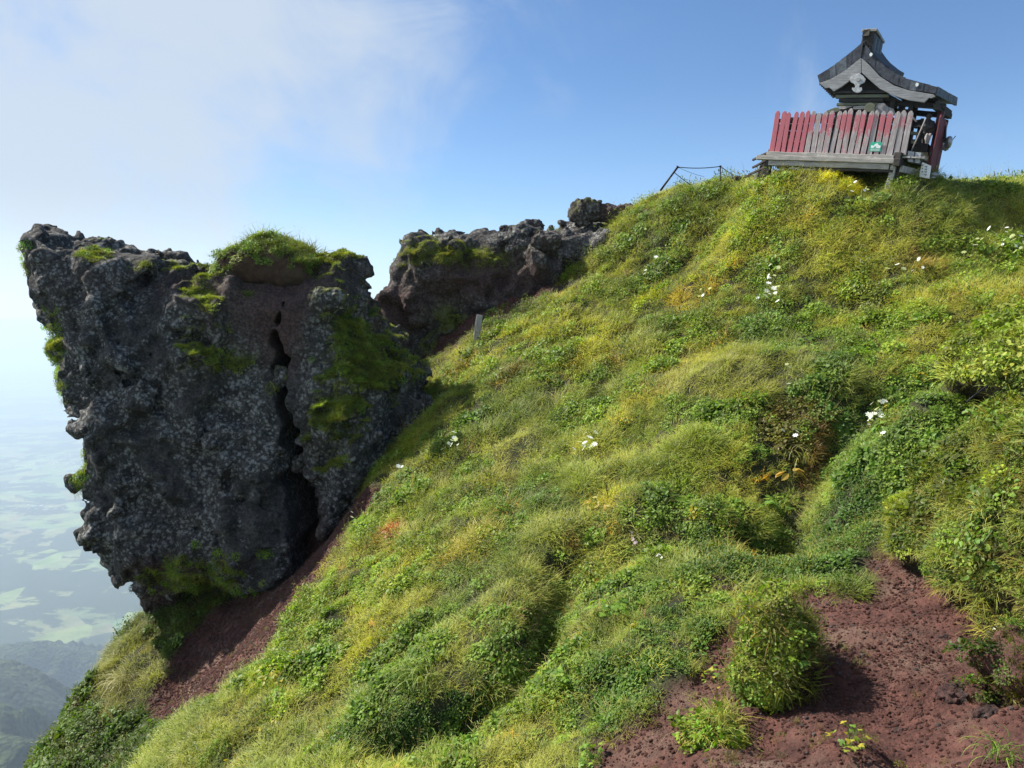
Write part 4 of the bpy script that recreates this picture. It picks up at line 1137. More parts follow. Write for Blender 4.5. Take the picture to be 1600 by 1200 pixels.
for k in range(9):                                                      # sheets along the right eave
    y0 = GY + (RY1 - GY) * k / 9; y1 = GY + (RY1 - GY) * (k + .93) / 9
    mb = MB(); dx = random.uniform(0, .01)
    mb.add([(e0[0] + .004, y0, e0[1] + .02), (e0[0] + .02 + dx, y0, e0[1] + .02), (e1[0] + .03 + dx, y0, e1[1] - .025), (e1[0] + .006, y0, e1[1] - .025),
            (e0[0] + .004, y1, e0[1] + .02), (e0[0] + .02 + dx, y1, e0[1] + .02), (e1[0] + .03 + dx, y1, e1[1] - .025), (e1[0] + .006, y1, e1[1] - .025)],
           [(0, 1, 2, 3), (4, 7, 6, 5), (0, 4, 5, 1), (1, 5, 6, 2), (2, 6, 7, 3), (3, 7, 4, 0)])
    mb.v = [flare(*q) for q in mb.v]
    mb.build('roof_sheet', SLATE2, roof_o)
for k in range(6):                                                      # courses of roofing on the right slope
    for j in range(8):
        i0 = 1 + k * 2; y0 = GY + .02 + (RY1 - GY - .04) * (j + .5 * (k % 2)) / 8.0; y1 = min(y0 + .14, RY1)
        if y1 - y0 < .03 or i0 + 2 >= len(tR): continue
        a, b = tR[i0], tR[i0 + 2]; mb = MB(); h = .018 + random.uniform(0, .012)
        mb.add([(a[0], y0, a[1] + .004), (b[0], y0, b[1] + .006), (b[0], y1, b[1] + .006), (a[0], y1, a[1] + .004), (a[0], y0, a[1] + .010), (b[0], y0, b[1] + h), (b[0], y1, b[1] + h), (a[0], y1, a[1] + .010)],
               [(0, 1, 2, 3), (7, 6, 5, 4), (0, 4, 5, 1), (1, 5, 6, 2), (2, 6, 7, 3), (3, 7, 4, 0)])
        mb.v = [flare(*q) for q in mb.v]
        mb.build('roof_sheet', SLATE, roof_o)
for px, py in ((1361, 85), (1433, 132)):                                # white droppings / patches
    x, z = spx(px, py, 1, GY - .03)[[0, 2]]
    MB().prism([(x - .03, z), (x - .01, z + .035), (x + .03, z + .01), (x + .02, z - .03), (x - .01, z - .04)], GY - .036, GY - .03).build('white_patch', WHITES, roof_o)
# raised saddle of roofing behind the crown of the ridge
sad = MB()
for T_ in (tL[4:], tR[:7]):
    b0 = len(sad.v); shell(sad, T_ + np.array([0, .05]), T_ + np.array([0, .004]), .40, RY1 - .06); m_ = len(T_)
    for q_ in range(2 * m_, 3 * m_): x_, y_, z_ = sad.v[b0 + q_]; sad.v[b0 + q_] = (x_ + .03, y_, z_ + .17)
sad.build('roof_saddle', SLATE, roof_o)
# ridge box
bx0, bx1, bz0, bz1 = 1.29, 1.50, 1.93, 2.34
rb = MB(); rb.box(((bx0 + bx1) / 2, .78, (bz0 + bz1) / 2), (bx1 - bx0 - .03, .78, bz1 - bz0)); ridge_box = rb.build('ridge_box', DARKWOOD, sh)
for k in range(6):
    for xx in (bx0, bx1):
        MB().box((xx, .44 + .125 * k, (bz0 + bz1) / 2 - .01), (.024, .112, bz1 - bz0 - random.uniform(0, .05)), jit=.004).build('board', SLATE2 if k % 2 else SLATE, ridge_box)
MB().bar((bx0 + .10, .36, bz1 + .035), (bx0 + .10, 1.20, bz1 + .035), .27, .05, 4, .004).build('ridge_cap', GREYWOOD, ridge_box, .006)
MB().box((bx0 + .05, .37, bz1 - .03), (.13, .07, .12), jit=.02).build('end_block', DARKWOOD, ridge_box)
MB().box((bx0 + .07, .37, bz0 + .06), (.17, .06, .14), jit=.02).build('end_block', DARKWOOD, ridge_box)
MB().box((bx0 + .04, .375, bz0 + .2), (.10, .05, .1), jit=.02).build('end_block', DARKWOOD, ridge_box)
# bargeboards and the carved pendant
bbL = [(1280.5, 130), (1300, 123.5), (1322, 110), (1345.5, 91), (1346, 114), (1331, 124), (1315, 136), (1303, 143), (1296, 137), (1290, 138)]
bbR = [(1346.5, 91), (1360, 103), (1375, 119.5), (1397, 134), (1420, 141.5), (1459, 148), (1462, 151), (1455, 154), (1452, 153), (1444, 160.5), (1420, 157), (1397, 150), (1375, 139), (1360, 126), (1347, 114)]
MB().prism(prof(bbL, .31)[::1], .29, .34).build('bargeboard', BARGE, sh, .004)
MB().prism(prof(bbR, .31), .29, .34).build('bargeboard', BARGE, sh, .004)
gp = [(1343, 115), (1349, 119), (1353, 124), (1351, 129), (1345.5, 132), (1342.5, 135), (1344, 137.5), (1347, 137), (1347.5, 141), (1344, 144.5), (1340, 145.5), (1335, 144), (1331.5, 140), (1332, 137), (1335.5, 138), (1337, 135), (1334.5, 131), (1330, 129), (1328, 124.5), (1331, 120), (1337, 117)]
gg = MB(); gg.prism(prof(gp, .27), .245, .28); gego = gg.build('gable_pendant', m_plain('pale grey carving', (.40, .41, .43), .8), sh, .004)
cx_, _, cz_ = spx(1341, 124.5, 1, .24)
MB().prism([(cx_ + .035 * math.cos(a), cz_ + .035 * math.sin(a)) for a in np.arange(0, 6.28, .79)], .225, .244).build('boss', GREYWOOD, gego)
# gable wall and rafters
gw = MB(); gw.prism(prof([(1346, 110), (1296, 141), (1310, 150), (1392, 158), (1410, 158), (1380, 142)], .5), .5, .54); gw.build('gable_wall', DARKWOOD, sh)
for k in range(9):
    y = .40 + k * .135
    for Bc in (bL, bR):
        mb = MB(); st = [Bc[j] for j in range(0, len(Bc), 2)]
        for a, b in zip(st[:-1], st[1:]): mb.bar((a[0], y, a[1] - .03), (b[0], y, b[1] - .03), .035, .05)
        mb.build('rafter', DARKWOOD, sh)
# hall body: stacked beams under the gable, then plank walls
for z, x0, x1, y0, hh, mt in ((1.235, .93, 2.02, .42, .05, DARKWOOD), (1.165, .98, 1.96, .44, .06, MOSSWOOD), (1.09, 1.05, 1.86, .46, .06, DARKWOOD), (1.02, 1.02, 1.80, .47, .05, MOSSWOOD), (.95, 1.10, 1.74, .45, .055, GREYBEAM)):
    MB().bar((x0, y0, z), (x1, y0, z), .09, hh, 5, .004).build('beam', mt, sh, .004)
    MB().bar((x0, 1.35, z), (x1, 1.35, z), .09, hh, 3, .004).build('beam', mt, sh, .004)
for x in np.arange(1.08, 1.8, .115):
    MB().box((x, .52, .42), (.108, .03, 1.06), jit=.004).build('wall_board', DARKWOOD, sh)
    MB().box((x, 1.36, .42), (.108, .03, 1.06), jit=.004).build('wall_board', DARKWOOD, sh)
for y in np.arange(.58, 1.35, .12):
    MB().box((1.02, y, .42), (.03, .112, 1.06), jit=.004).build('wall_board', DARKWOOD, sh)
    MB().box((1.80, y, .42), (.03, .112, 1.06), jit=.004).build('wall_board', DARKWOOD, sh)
MB().prism([(.78, .80), (.86, .9), (1.0, .96), (1.12, .96), (1.12, .82)], .42, .47).build('bracket', MOSSWOOD, sh, .005)
MB().prism(prof([(1368, 166), (1374, 161), (1381, 161), (1388, 167), (1396, 170), (1400, 180), (1366, 178)], .40), .40, .45).build('bracket', GREYWOOD, sh, .005)
MB().prism(prof([(1352, 165), (1360, 160), (1368, 164), (1368, 175), (1350, 175)], .38), .36, .42).build('bracket', MOSSWOOD, sh, .005)
# brackets and beams carrying the long right eave
for x, y, z0, z1, wdt in ((2.02, .55, .62, 1.16, .09), (2.16, .72, .80, 1.12, .11), (2.34, .6, .72, 1.1, .08), (2.3, 1.3, .2, 1.2, .09)):
    MB().bar((x, y, z0), (x, y, z1), wdt, wdt, 3, .006).build('bracket_block', DARKWOOD, sh, .005)
MB().bar((1.8, .62, 1.10), (2.93, .62, 1.0), .08, .10, 5, .004).build('beam', DARKWOOD, sh, .005)
MB().bar((1.8, 1.38, 1.10), (2.93, 1.38, 1.0), .08, .10, 5, .004).build('beam', DARKWOOD, sh, .005)
MB().bar((2.80, .36, .955), (2.92, 1.35, .985), .09, .10, 4, .004).build('eave_beam', DARKWOOD, sh, .005)
MB().bar((2.80, .42, 1.04), (2.92, 1.40, 1.07), .05, .06, 4, .003).build('eave_beam', DARKWOOD, sh, .003)
MB().bar((2.86, .70, -.35), (2.86, .70, .93), .11, .11, 4, .004).build('post', m_plain('dark red post', (.10, .035, .04), .7), sh, .006)
MB().bar((2.80, 1.42, -.3), (2.86, 1.42, .93), .10, .10, 4, .004).build('post', DARKWOOD, sh, .006)
MB().box((2.2, 1.0, -.06), (1.25, 1.0, .05)).build('floor', DARKWOOD, sh)
MB().prism([(1.84, -.02), (2.7, -.02), (2.7, .42), (2.52, .62), (2.30, .50), (2.05, .66), (1.84, .58)], 1.44, 1.5).build('broken_wall', DARKWOOD, sh)

# ---- picket fence
fence = sroot('picket_fence', 'picket fence of peeling red and grey boards around the shrine front', 'fence')
npk = 22
paints = [.80, .85, .85, .72, .84, .86, .40, .12, .36, .38, .22, .38, .40, .26, .45, .40, .16, .42, .40, .14, .20, .16]
def picket(x, y, w, z0, z1, paint, parent, rot=0.0, side=False, nm='picket', lean=0.0):
    hw = w / 2; t = .011
    prof_ = [(-hw, z0), (hw, z0), (hw, z1 - .05), (hw * .45, z1 - .008), (0, z1), (-hw * .45, z1 - .008), (-hw, z1 - .05)]
    prof_ = [(a + random.uniform(-.003, .003), b + random.uniform(-.004, .004)) for a, b in prof_]
    mb = MB()
    if side:
        n = len(prof_); V = [(-t, a, b) for a, b in prof_] + [(t, a, b) for a, b in prof_]
        mb.add(V, [tuple(range(n))[::-1], tuple(range(n, 2 * n))] + [(j, (j + 1) % n, n + (j + 1) % n, n + j) for j in range(n)])
    else: mb.prism(prof_, -t, t)
    o = mb.build(nm, REDPICKET, parent, .003); o.location = (x, y, 0); o.rotation_euler = (0, lean + rot, 0); o['paint'] = paint
    return o
for k in range(npk):
    x = .045 + k * (2.43 / (npk - 1))
    picket(x, random.uniform(-.012, .004), random.uniform(.078, .101), random.uniform(-.015, .012), .80 + random.uniform(-.03, .022) + (.03 if k in (9, 12) else 0), paints[k], fence, random.gauss(0, .018))
for k, (z0, z1, xa, xb) in enumerate([(.0, .15, .06, 2.5), (.16, .29, .62, 2.5), (.30, .43, .10, 2.48), (.44, .575, .14, .72), (.44, .57, .95, 2.5), (.585, .70, .22, 2.48)]):
    MB().box(((xa + xb) / 2, .085, (z0 + z1) / 2), (xb - xa, .022, z1 - z0), jit=.004).build('dark_gap_board', DARKWOOD, fence)  # dark boards added so the gaps between pickets read dark instead of sky
for z in (.17, .62): MB().bar((0, .035, z), (2.50, .035, z), .035, .07, 6, .003).build('rail', DARKWOOD, fence, .003)
for k in range(13):
    o = picket(.02 + k * .2, 1.62 + random.uniform(-.01, .01), .15, -.05, .74 + random.uniform(-.04, .02), .5, fence, random.gauss(0, .02))
for k in range(8):
    picket(-.03, .16 + k * .19, .16, -.06, .66 + random.uniform(-.05, .03), .75, fence, side=True)
for z in (.15, .55): MB().bar((0, 1.58, z), (2.5, 1.58, z), .035, .07, 4, .003).build('rail', DARKWOOD, fence, .003)
side = sroot('red_side_fence', 'red boards standing against the right post of the shrine, shade put into their colour', 'fence', off=(0, 0, 0))
SIDEM = m_wood('shaded red side boards', (.11, .09, .10), paint=(.17, .045, .055))  # much darker version of the picket red and wood: shade put into the colour
for k in range(7):
    o = picket(2.93 + random.uniform(-.006, .006), .28 + k * .15, .132, -.30, .80 + random.uniform(-.02, .03) + .04 * (k > 3), .62, side, side=True, nm='board')
    o.data.materials.clear(); o.data.materials.append(SIDEM)
MB().bar((2.90, .2, .1), (2.90, 1.3, .1), .03, .06).build('rail', DARKWOOD, side, .003)

# ---- platform
plat = sroot('timber_platform', 'platform of grey weathered beams on posts under the picket fence', 'platform')
for a, b, z, h, y, mt in (((-.02), 2.35, -.045, .075, -.06, GREYBEAM), (-.20, 2.40, -.130, .085, -.10, GREYBEAM), (.05, 2.30, -.225, .10, -.06, GREYBEAM), (1.0, 2.38, -.30, .05, -.04, DARKWOOD)):
    MB().bar((a, y, z), (b, y, z + random.uniform(-.01, .01)), .12, h, 12, .005).build('beam', mt, plat, .006)
for a, z in ((.02, -.235), (.45, -.30)):
    MB().bar((a, -.03, z), (a + .9, -.03, z - .03), .05, .05, 6, .006).build('broken_slat', GREYWOOD, plat, .004)
for y in (.45, .95, 1.5):
    MB().bar((-.1, y, -.12), (2.9, y, -.12), .1, .12, 6, .005).build('beam', DARKWOOD, plat, .006)
for k in range(12):
    MB().box((.1 + k * .24, .8, -.03), (.225, 1.7, .03), jit=.006).build('floor_board', GREYWOOD, plat)
MB().bar((2.43, -.2, -.14), (2.52, .9, -.14), .12, .14, 6, .006).build('beam', DARKWOOD, plat, .008)
MB().bar((2.40, -.12, -.02), (2.44, .06, -.02), .13, .13, 3, .008).build('beam_end', DARKWOOD, plat, .01)
MB().bar((2.50, -.08, -.25), (3.02, .50, -.29), .07, .12, 4, .005).build('beam', GREYWOOD, plat, .006)
for x, y, z0, w_, mt in ((.02, -.05, -.85, .13, DARKWOOD), (2.34, -.05, -.95, .10, GREYBEAM), (2.44, .02, -.95, .09, DARKWOOD), (2.52, .35, -.9, .1, DARKWOOD), (.05, 1.5, -.8, .12, DARKWOOD), (2.9, .9, -.9, .12, DARKWOOD), (1.2, .5, -.9, .12, DARKWOOD), (-.10, .3, -.8, .1, GREYWOOD)):
    MB().bar((x, y, z0), (x + .02, y, -.18), w_, w_, 4, .008).build('post', mt, plat, .008)
# ---- dark boards stacked at the left end
stack = sroot('leaning_boards', 'dark ragged boards leaning against the left end of the platform', 'boards')
for k in range(11):
    t = k / 10.; x = -.36 + .30 * t + random.uniform(-.02, .02); zt = -.18 + .30 * t + random.uniform(-.04, .05)
    MB().bar((x - .09 + random.uniform(-.02, .02), .05 + .5 * (1 - t) + random.uniform(-.1, .1), -.72), (x + .03, .15 + .4 * (1 - t), zt), .05, .03, 4, .006).build('board', DARKWOOD if k % 3 else GREYWOOD, stack, .003)
for z, xa in ((-.12, -.42), (-.27, -.40), (-.42, -.46)):
    MB().bar((xa, .3, z), (.02, .0, z + .14), .04, .04, 4, .006).build('rail', DARKWOOD, stack, .003)
bs = sroot('roofing_sheet', 'dark blue metal sheet lying behind the red pickets', 'metal sheet')
MB().prism([(.50, .80), (.54, .845), (.66, .86), (.93, .85), (.95, .83), (.93, .78), (.52, .77)], .50, .9).build('sheet', BLUET, bs)
bd = sroot('leaning_plank', 'dark plank slanting up from the red pickets to the hall', 'plank')
MB().bar((.95, .30, .78), (1.45, .45, 1.0), .03, .05, 4, .004).build('plank', DARKWOOD, bd)

# ---- things around the right hand end
gs = sroot('green_notice', 'small green and white notice fixed low on the grey pickets', 'notice')
a0 = spx(1362, 222, 1, -.03); a1 = spx(1374, 237, 1, -.03)
gx0, gx1, gz0, gz1 = a0[0] - .01, a1[0] + .02, a1[2] - .0, a0[2] + .0
MB().box(((gx0 + gx1) / 2, -.034, (gz0 + gz1) / 2), (gx1 - gx0, .008, gz1 - gz0)).build('board', GREENS, gs)
gw_ = gx1 - gx0; gh_ = gz1 - gz0
MB().prism([(gx0 + gw_ * a, gz0 + gh_ * b) for a, b in ((.08, .36), (.92, .36), (.92, .62), (.70, .72), (.62, .90), (.40, .78), (.30, .60), (.08, .66))], -.042, -.039).build('picture', WHITES, gs)
for q in range(3): MB().box((gx0 + gw_ * .5, -.041, gz0 + gh_ * (.26 - .09 * q)), (gw_ * .8, .002, gh_ * .035)).build('text_line', WHITES, gs)
MB().prism([(gx0 + gw_ * a, gz0 + gh_ * b) for a, b in ((.30, .40), (.55, .40), (.48, .56), (.40, .52))], -.045, -.043).build('print', GREENS, gs)

pole = sroot('leaning_pole', 'thin grey pole leaning across the opening beside the red boards', 'pole')
p0 = spx(1424, 236, 1, .22); p1 = spx(1447, 184, 1, .30)
MB().tube([tuple(p0), tuple((p0 + p1) / 2 + [.004, 0, 0]), tuple(p1)], .013, 8).build('shaft', GREYWOOD, pole, smooth=True)
def clump(name, cx, cy, cz, rx, ry, rz, seed, mat, parent):
    n = 9; h = 2.6 / n; I = np.stack(np.meshgrid(*[(np.arange(n + 2) - (n + 1) / 2) * h] * 3, indexing='ij'), -1)
    Fv = np.sqrt((I ** 2).sum(-1)) - 1 + fbm(I.reshape(-1, 3) * 1.6 + seed * 3.3, 3, seed).reshape(I.shape[:-1]) * .7
    V, Q = surface_nets(Fv, np.array([-(n + 1) / 2 * h] * 3), h)
    return mesh_np(name, V * np.array([rx, ry, rz]) + np.array([cx, cy, cz]), Q, mat, smooth=False, parent=parent)
deb = sroot('broken_fittings', 'tangle of broken dark fittings inside the open right end of the shrine', 'debris')
c1 = spx(1451, 184, 1, .45); c2 = spx(1452, 200, 1, .5); c3 = spx(1450, 216, 1, .4); c4 = spx(1436, 194, 1, .6)
clump('fitting', *c1, .05, .05, .07, 1, DARKWOOD, deb); clump('fitting', *c2, .12, .10, .13, 2, BLACK, deb); clump('fitting', *c3, .05, .06, .10, 3, GREYWOOD, deb); clump('fitting', *c4, .13, .1, .10, 4, BLACK, deb)
for k in range(6):
    a = spx(1440 + random.uniform(-8, 14), 200 + random.uniform(-14, 26), 1, .45); b = a + np.array([random.uniform(-.12, .12), random.uniform(-.05, .05), random.uniform(-.14, .14)])
    MB().bar(tuple(a), tuple(b), .02, .03).build('splinter', DARKWOOD if k % 2 else GREYWOOD, deb)
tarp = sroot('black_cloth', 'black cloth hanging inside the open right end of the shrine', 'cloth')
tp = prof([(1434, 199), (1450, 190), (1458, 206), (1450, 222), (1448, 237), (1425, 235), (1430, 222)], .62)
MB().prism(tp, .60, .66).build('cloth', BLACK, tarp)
oc = sroot('wooden_rails', 'mossy grey rails low inside the open right end', 'rails')
for px0, py0, px1, py1 in ((1437, 240, 1450, 241), (1438, 245.5, 1451, 246.5), (1423, 208, 1434, 209), (1424, 222, 1432, 222)):
    a = spx(px0, py0, 1, .55); b = spx(px1, py1, 1, .55); MB().bar(tuple(a), tuple(b), .04, .06, 3, .003).build('rail', MOSSWOOD, oc)
tin = sroot('tin_box', 'dented grey tin box standing on the platform corner', 'box')
q = prof([(1419, 236), (1440, 239), (1437, 256), (1418, 253)], .05)
MB().prism(q, .02, .20).build('box', GREYTIN, tin, .006)
MB().prism([(x, z + .004) for x, z in prof([(1428.5, 238), (1430, 238), (1428.5, 254), (1427, 254)], .01)], .008, .018).build('seam', RUST, tin)
wb = sroot('notice_board', 'white board with faded writing leaning below the red side boards', 'board')
q = prof([(1441, 253), (1455, 259), (1452, 279), (1436, 276)], .10)
MB().prism(q, .10, .13).build('board', WHITEB, wb)
for k in range(4):                                                      # faded column of strokes
    a = spx(1447 - .3 * k, 260 + 4.2 * k, 1, .095); 
    MB().box((a[0], .097, a[2]), (.045, .003, .009)).build('stroke', INK, wb); MB().box((a[0] + .008, .096, a[2] - .014), (.009, .003, .026)).build('stroke', INK, wb)
for k in range(3):
    a = spx(1441.5 - .3 * k, 258 + 5 * k, 1, .095); MB().box((a[0], .097, a[2]), (.02, .003, .02)).build('stroke', INK, wb)
wb2 = sroot('stone_block', 'rough pale block at the foot of the white board', 'block')
clump('block', *spx(1459, 274, 1, .25), .09, .08, .05, 9, GREYTIN, wb2)
pot = sroot('hanging_ladle', 'round grey dipper with a thin handle hanging on the outer side of the red boards', 'dipper')
c = spx(1476, 222, 0, 2.99)
mb = MB()
mb.tube([(3.00, c[1] - .02, c[2]), (3.02, c[1], c[2]), (3.06, c[1], c[2]), (3.10, c[1], c[2]), (3.115, c[1], c[2])], [.03, .10, .115, .10, .05], 14); mb.build('bowl', GREYTIN, pot, smooth=True)
MB().tube([(3.09, c[1] + .05, c[2] + .02), (3.12, c[1] + .25, c[2] + .16)], .008, 6).build('handle', RUST, pot)
mb = MB(); mb.tube([(2.97, c[1] + .05, c[2] - .08), (3.03, c[1] + .06, c[2] - .09), (3.07, c[1] + .07, c[2] - .09)], [.05, .07, .04], 10); mb.build('second_bowl', GREYWOOD, pot, smooth=True)
MB().prism([(2.955, c[2] + .3), (2.965, c[2] + .3), (3.01, c[2] + .02), (2.955, c[2] - .0)], c[1] - .04, c[1] + .06).build('hanger', BLACK, pot)

# ------------------------------------------------------------------ rope rail on the ridge
def gz(P, dz=0): return (P[0], P[1], P[2] + dz)
Yp = 17.3
post_px = [((1042, 284), (1059, 261), 'rusty iron post leaning over at the left end of the rope', .022), ((1125.5, 292), (1125.5, 260), 'upright iron post in the middle of the rope', .016), ((1144, 288), (1144, 273), 'short iron stub right of the upright post', .012)]
tops = []
for (b0, b1, lb, rd) in post_px:
    a = at(np.array(b0[0]), np.array(b0[1]), Yp); b = at(np.array(b1[0]), np.array(b1[1]), Yp)
    a = a + (a - b) * .6
    e = empty('rope_post', tuple(a)); tag(e, lb, 'post', 'iron posts of the rope rail')
    MB().tube([(0, 0, 0), tuple(b - a)], rd, 8).build('shaft', RUST, e, smooth=True)
    cp = MB().tube([tuple((b - a) * .985), tuple((b - a) * 1.01), tuple((b - a) * 1.025)], [rd * 1.2, rd * 2.1, rd * 1.2], 8).build('cap', RUST, e, smooth=True)
    tops.append(b)
def rope(a, b, sag, label, r=.008):
    pts = [tuple(a + (b - a) * t - np.array([0, 0, sag * 4 * t * (1 - t)])) for t in np.linspace(0, 1, 14)]
    o = MB().tube(pts, r, 6).build('rope', ROPE, None, smooth=True); tag(o, label, 'rope')
rope(tops[0], tops[1], .03, 'dark rope sagging between leaning post and upright post', .010)
rope(tops[1], at(np.array(1146.), np.array(274.), Yp), .0, 'rope running down right from the upright post')
rope(at(np.array(1052.), np.array(268.), Yp), at(np.array(1078.), np.array(288.), Yp - .2), 0.01, 'lower rope slanting from the leaning post into the grass', .010)
rope(tops[0], at(np.array(1100.), np.array(276.), Yp - .1), 0.02, 'thin upper rope slanting right behind the tall grass', .004)
for px, py, sx_, sy_, lb in ((1170, 280, 18, 12, 'small brown stone beside the left end of the shrine platform'), (1152, 279, 12, 8, 'tiny pale stone between iron stub and shrine')):
    lump_rock('summit_stone', px, py, 17.0, sx_, sy_, lb, STONE, 0, .4, int(px))
# grey marker plank standing at the edge of the grass, by the outcrop
mk = at(np.array([737., 750.]), np.array([556., 492.]), 16.3)
e = empty('marker_plank', tuple(mk[0])); tag(e, 'weathered grey plank standing where grass meets the red outcrop', 'plank')
MB().bar((0, 0, -.3), tuple(mk[1] - mk[0]), .13, .05, 5, .006).build('plank', GREYWOOD, e, .006)

# ------------------------------------------------------------------ single plants one can point to
def proto_mesh(name, V, F, C_, mat=None):
    o = mesh_np(name, V, F, mat or LEAF, smooth=False, attrs={'col': C_}, do_link=False); return o.data
def lobed(c):
    out = []
    for k in range(21):
        a = (k / 20 - .5) * 4.6; lob = abs(math.cos(a * 2.0 + 0.0)); r = .38 + .62 * lob ** .8 * (1 - .12 * abs(a)); r *= 1 - .14 * (k % 2)
        out.append((.32 + r * math.cos(a) * .7, r * math.sin(a) * .62))
    V = [(.3, 0, .02)] + [(x, y, -.16 * (x * x + y * y) + .05 * abs(y)) for x, y in out]
    F = [(0, k + 1, k + 2) for k in range(20)]
    V += [(0, -.02, -.02), (0, .02, -.02)]; F += [(0, 21 + 0, len(V) - 2)]
    C_ = np.array([np.array(c) * (1.25 if i == 0 else RNG.uniform(.8, 1.1)) for i in range(len(V))])
    return np.array(V), np.array(F), C_
def oval(c):
    sh_ = [(0, 0), (.2, .18), (.5, .27), (.8, .18), (1, 0)]
    V = [(x, 0, .04 - .2 * x * x) for x, y in sh_] + [(x, y, .12 * y - .2 * x * x + .06) for x, y in sh_[1:-1]] + [(x, -y, .12 * y - .2 * x * x + .06) for x, y in sh_[1:-1]]
    F = [(0, 1, 5, 5), (1, 2, 6, 5), (2, 3, 7, 6), (3, 4, 7, 7), (0, 8, 1, 1), (1, 8, 9, 2), (2, 9, 10, 3), (3, 10, 4, 4)]
    tri = np.array([f[:3] for f in F if f[2] == f[3]]); quad = np.array([f for f in F if f[2] != f[3]])
    return np.array(V), [tri, quad], np.array([np.array(c) * RNG.uniform(.85, 1.15) for _ in V])
def strap(c, bend=1.0):
    V = []; p = np.zeros(3); th = .35
    for j in range(7):
        t = j / 6; w_ = .011 * (1 - t ** 1.8) + .001
        V += [(p[0], -w_, p[2]), (p[0], w_, p[2])]; p = p + np.array([math.sin(th), 0, math.cos(th)]) / 6; th += bend * .42
    return np.array(V), np.array([(2 * j, 2 * j + 1, 2 * j + 3, 2 * j + 2) for j in range(6)]), np.array([np.array(c) * (.7 + .08 * i) for i in range(14)])
STEM = m_plain('plant stem', (.10, .13, .04), .7)
def plant(name, px, py, label, fn, n, size, rad, hgt, cat='plant', tilt=.5, group=None, lift=0.0, cols=None, P=None, shy=None, dryleaf=None):
    P = hit(px, py)[0] if P is None else P
    e = empty(name, tuple(P)); tag(e, label, cat, group)
    datas = [proto_mesh('leaf', *fn(c)) for c in cols]
    for k in range(n):
        a = RNG.uniform(0, 2 * math.pi); r = rad * math.sqrt(RNG.uniform()); s = size * RNG.uniform(.7, 1.2)
        o = bpy.data.objects.new('leaf', datas[k % len(datas)])
        if fn is strap: a2 = RNG.normal(math.pi + .4, 1.1); o.location = (r * .7 * math.cos(a), r * .7 * math.sin(a), lift); o.rotation_euler = (RNG.normal(0, .2), RNG.normal(-.1, .25), a2)
        else:
            o.location = (r * math.cos(a), r * math.sin(a), lift + hgt * (1 - (r / rad) ** 2 * .6) * RNG.uniform(.5, 1.05))
            o.rotation_euler = (RNG.normal(0, .3), RNG.normal(tilt * .5, .3), a + RNG.normal(0, .4))
        o.scale = (s, s, s); link(o, e)
    if fn is not strap:
        for k in range(5):
            a = RNG.uniform(0, 6.28); MB().tube([(0, 0, -.03), (rad * .5 * math.cos(a), rad * .5 * math.sin(a), lift + hgt * .8)], .003, 4).build('stem', STEM, e)
    return e
BRI = [(.15, .27, .03), (.20, .30, .035), (.11, .21, .028)]
GRE = [(.07, .15, .025), (.10, .19, .03)]
YEL = [(.42, .36, .04), (.34, .34, .04), (.26, .30, .04)]
hp = hit(1250, 1085)[0]
plant('lobed_plant', 0, 0, 'bright lobed plant on the shaded right face of the leafy hummock', lobed, 34, .045, .12, .10, cols=BRI, P=at(np.array(1246.), np.array(1035.), yb - .06))
plant('lobed_plant', 965, 962, 'bright green lobed plant above the low mat, below the pale flower', lobed, 44, .075, .26, .20, cols=BRI)
plant('lobed_plant', 893, 1062, 'small fresh green lobed plant low in the grass left of the leaf mat', lobed, 22, .06, .13, .12, cols=BRI)
plant('lobed_plant', 925, 1192, 'green lobed plant cut by the bottom edge beside the scree tip', lobed, 24, .05, .12, .10, cols=BRI)
plant('lobed_plant', 1325, 1172, 'little yellow green shrub alone at the bottom of the red scree', lobed, 30, .036, .10, .14, cols=YEL + BRI)
plant('lobed_plant', 1120, 1070, 'low yellow green shrub left of the leafy hummock', lobed, 26, .045, .12, .12, cols=BRI + YEL)
plant('lobed_plant', 1210, 822, 'drooping pale green plant in the dark hollow', lobed, 12, .11, .14, .2, cols=BRI, lift=.12)
plant('yellow_leaved_plant', 1236, 782, 'plant with few yellow orange leaves over the dark hollow', oval, 7, .13, .10, .12, cols=[(.45, .28, .04), (.50, .35, .06)], lift=.25)
plant('oval_leaf_plant', 1330, 830, 'patch of shiny oval leaves on the shelf under the mossy cushion', oval, 40, .06, .3, .10, cols=GRE)
plant('oval_leaf_plant', 880, 975, 'dark green leafy plant in the shadow left of the bright lobed one', lobed, 30, .08, .2, .2, cols=GRE)
plant('oval_leaf_plant', 1520, 845, 'pale leaved plant on the edge of the right grassy mound', oval, 26, .05, .16, .12, cols=BRI, P=at(np.array(1530.), np.array(850.), 5.15))
plant('oval_leaf_plant', 1590, 620, 'round leaved plant between the two right mounds', oval, 26, .06, .2, .15, cols=GRE, P=at(np.array(1585.), np.array(628.), 7.4))
plant('red_leaved_plant', 612, 842, 'wilted red brown plant alone on the bright slope', oval, 34, .075, .16, .16, cols=[(.14, .035, .03), (.22, .07, .04), (.30, .14, .05)])
plant('yellow_plant', 425, 1066, 'largest clump of bright yellow leaves low on the left of the slope', oval, 70, .062, .26, .16, cols=YEL)
plant('yellow_plant', 430, 1142, 'smaller yellow clump below the largest one', oval, 34, .055, .15, .12, cols=YEL)
plant('yellow_plant', 940, 800, 'golden leaved plant beside the bare twig', oval, 40, .07, .24, .16, cols=[(.40, .28, .05), (.34, .30, .05)])
plant('yellow_plant', 578, 985, 'few yellow leaves fallen open in the grass', oval, 7, .09, .08, .12, cols=[(.55, .36, .05)])
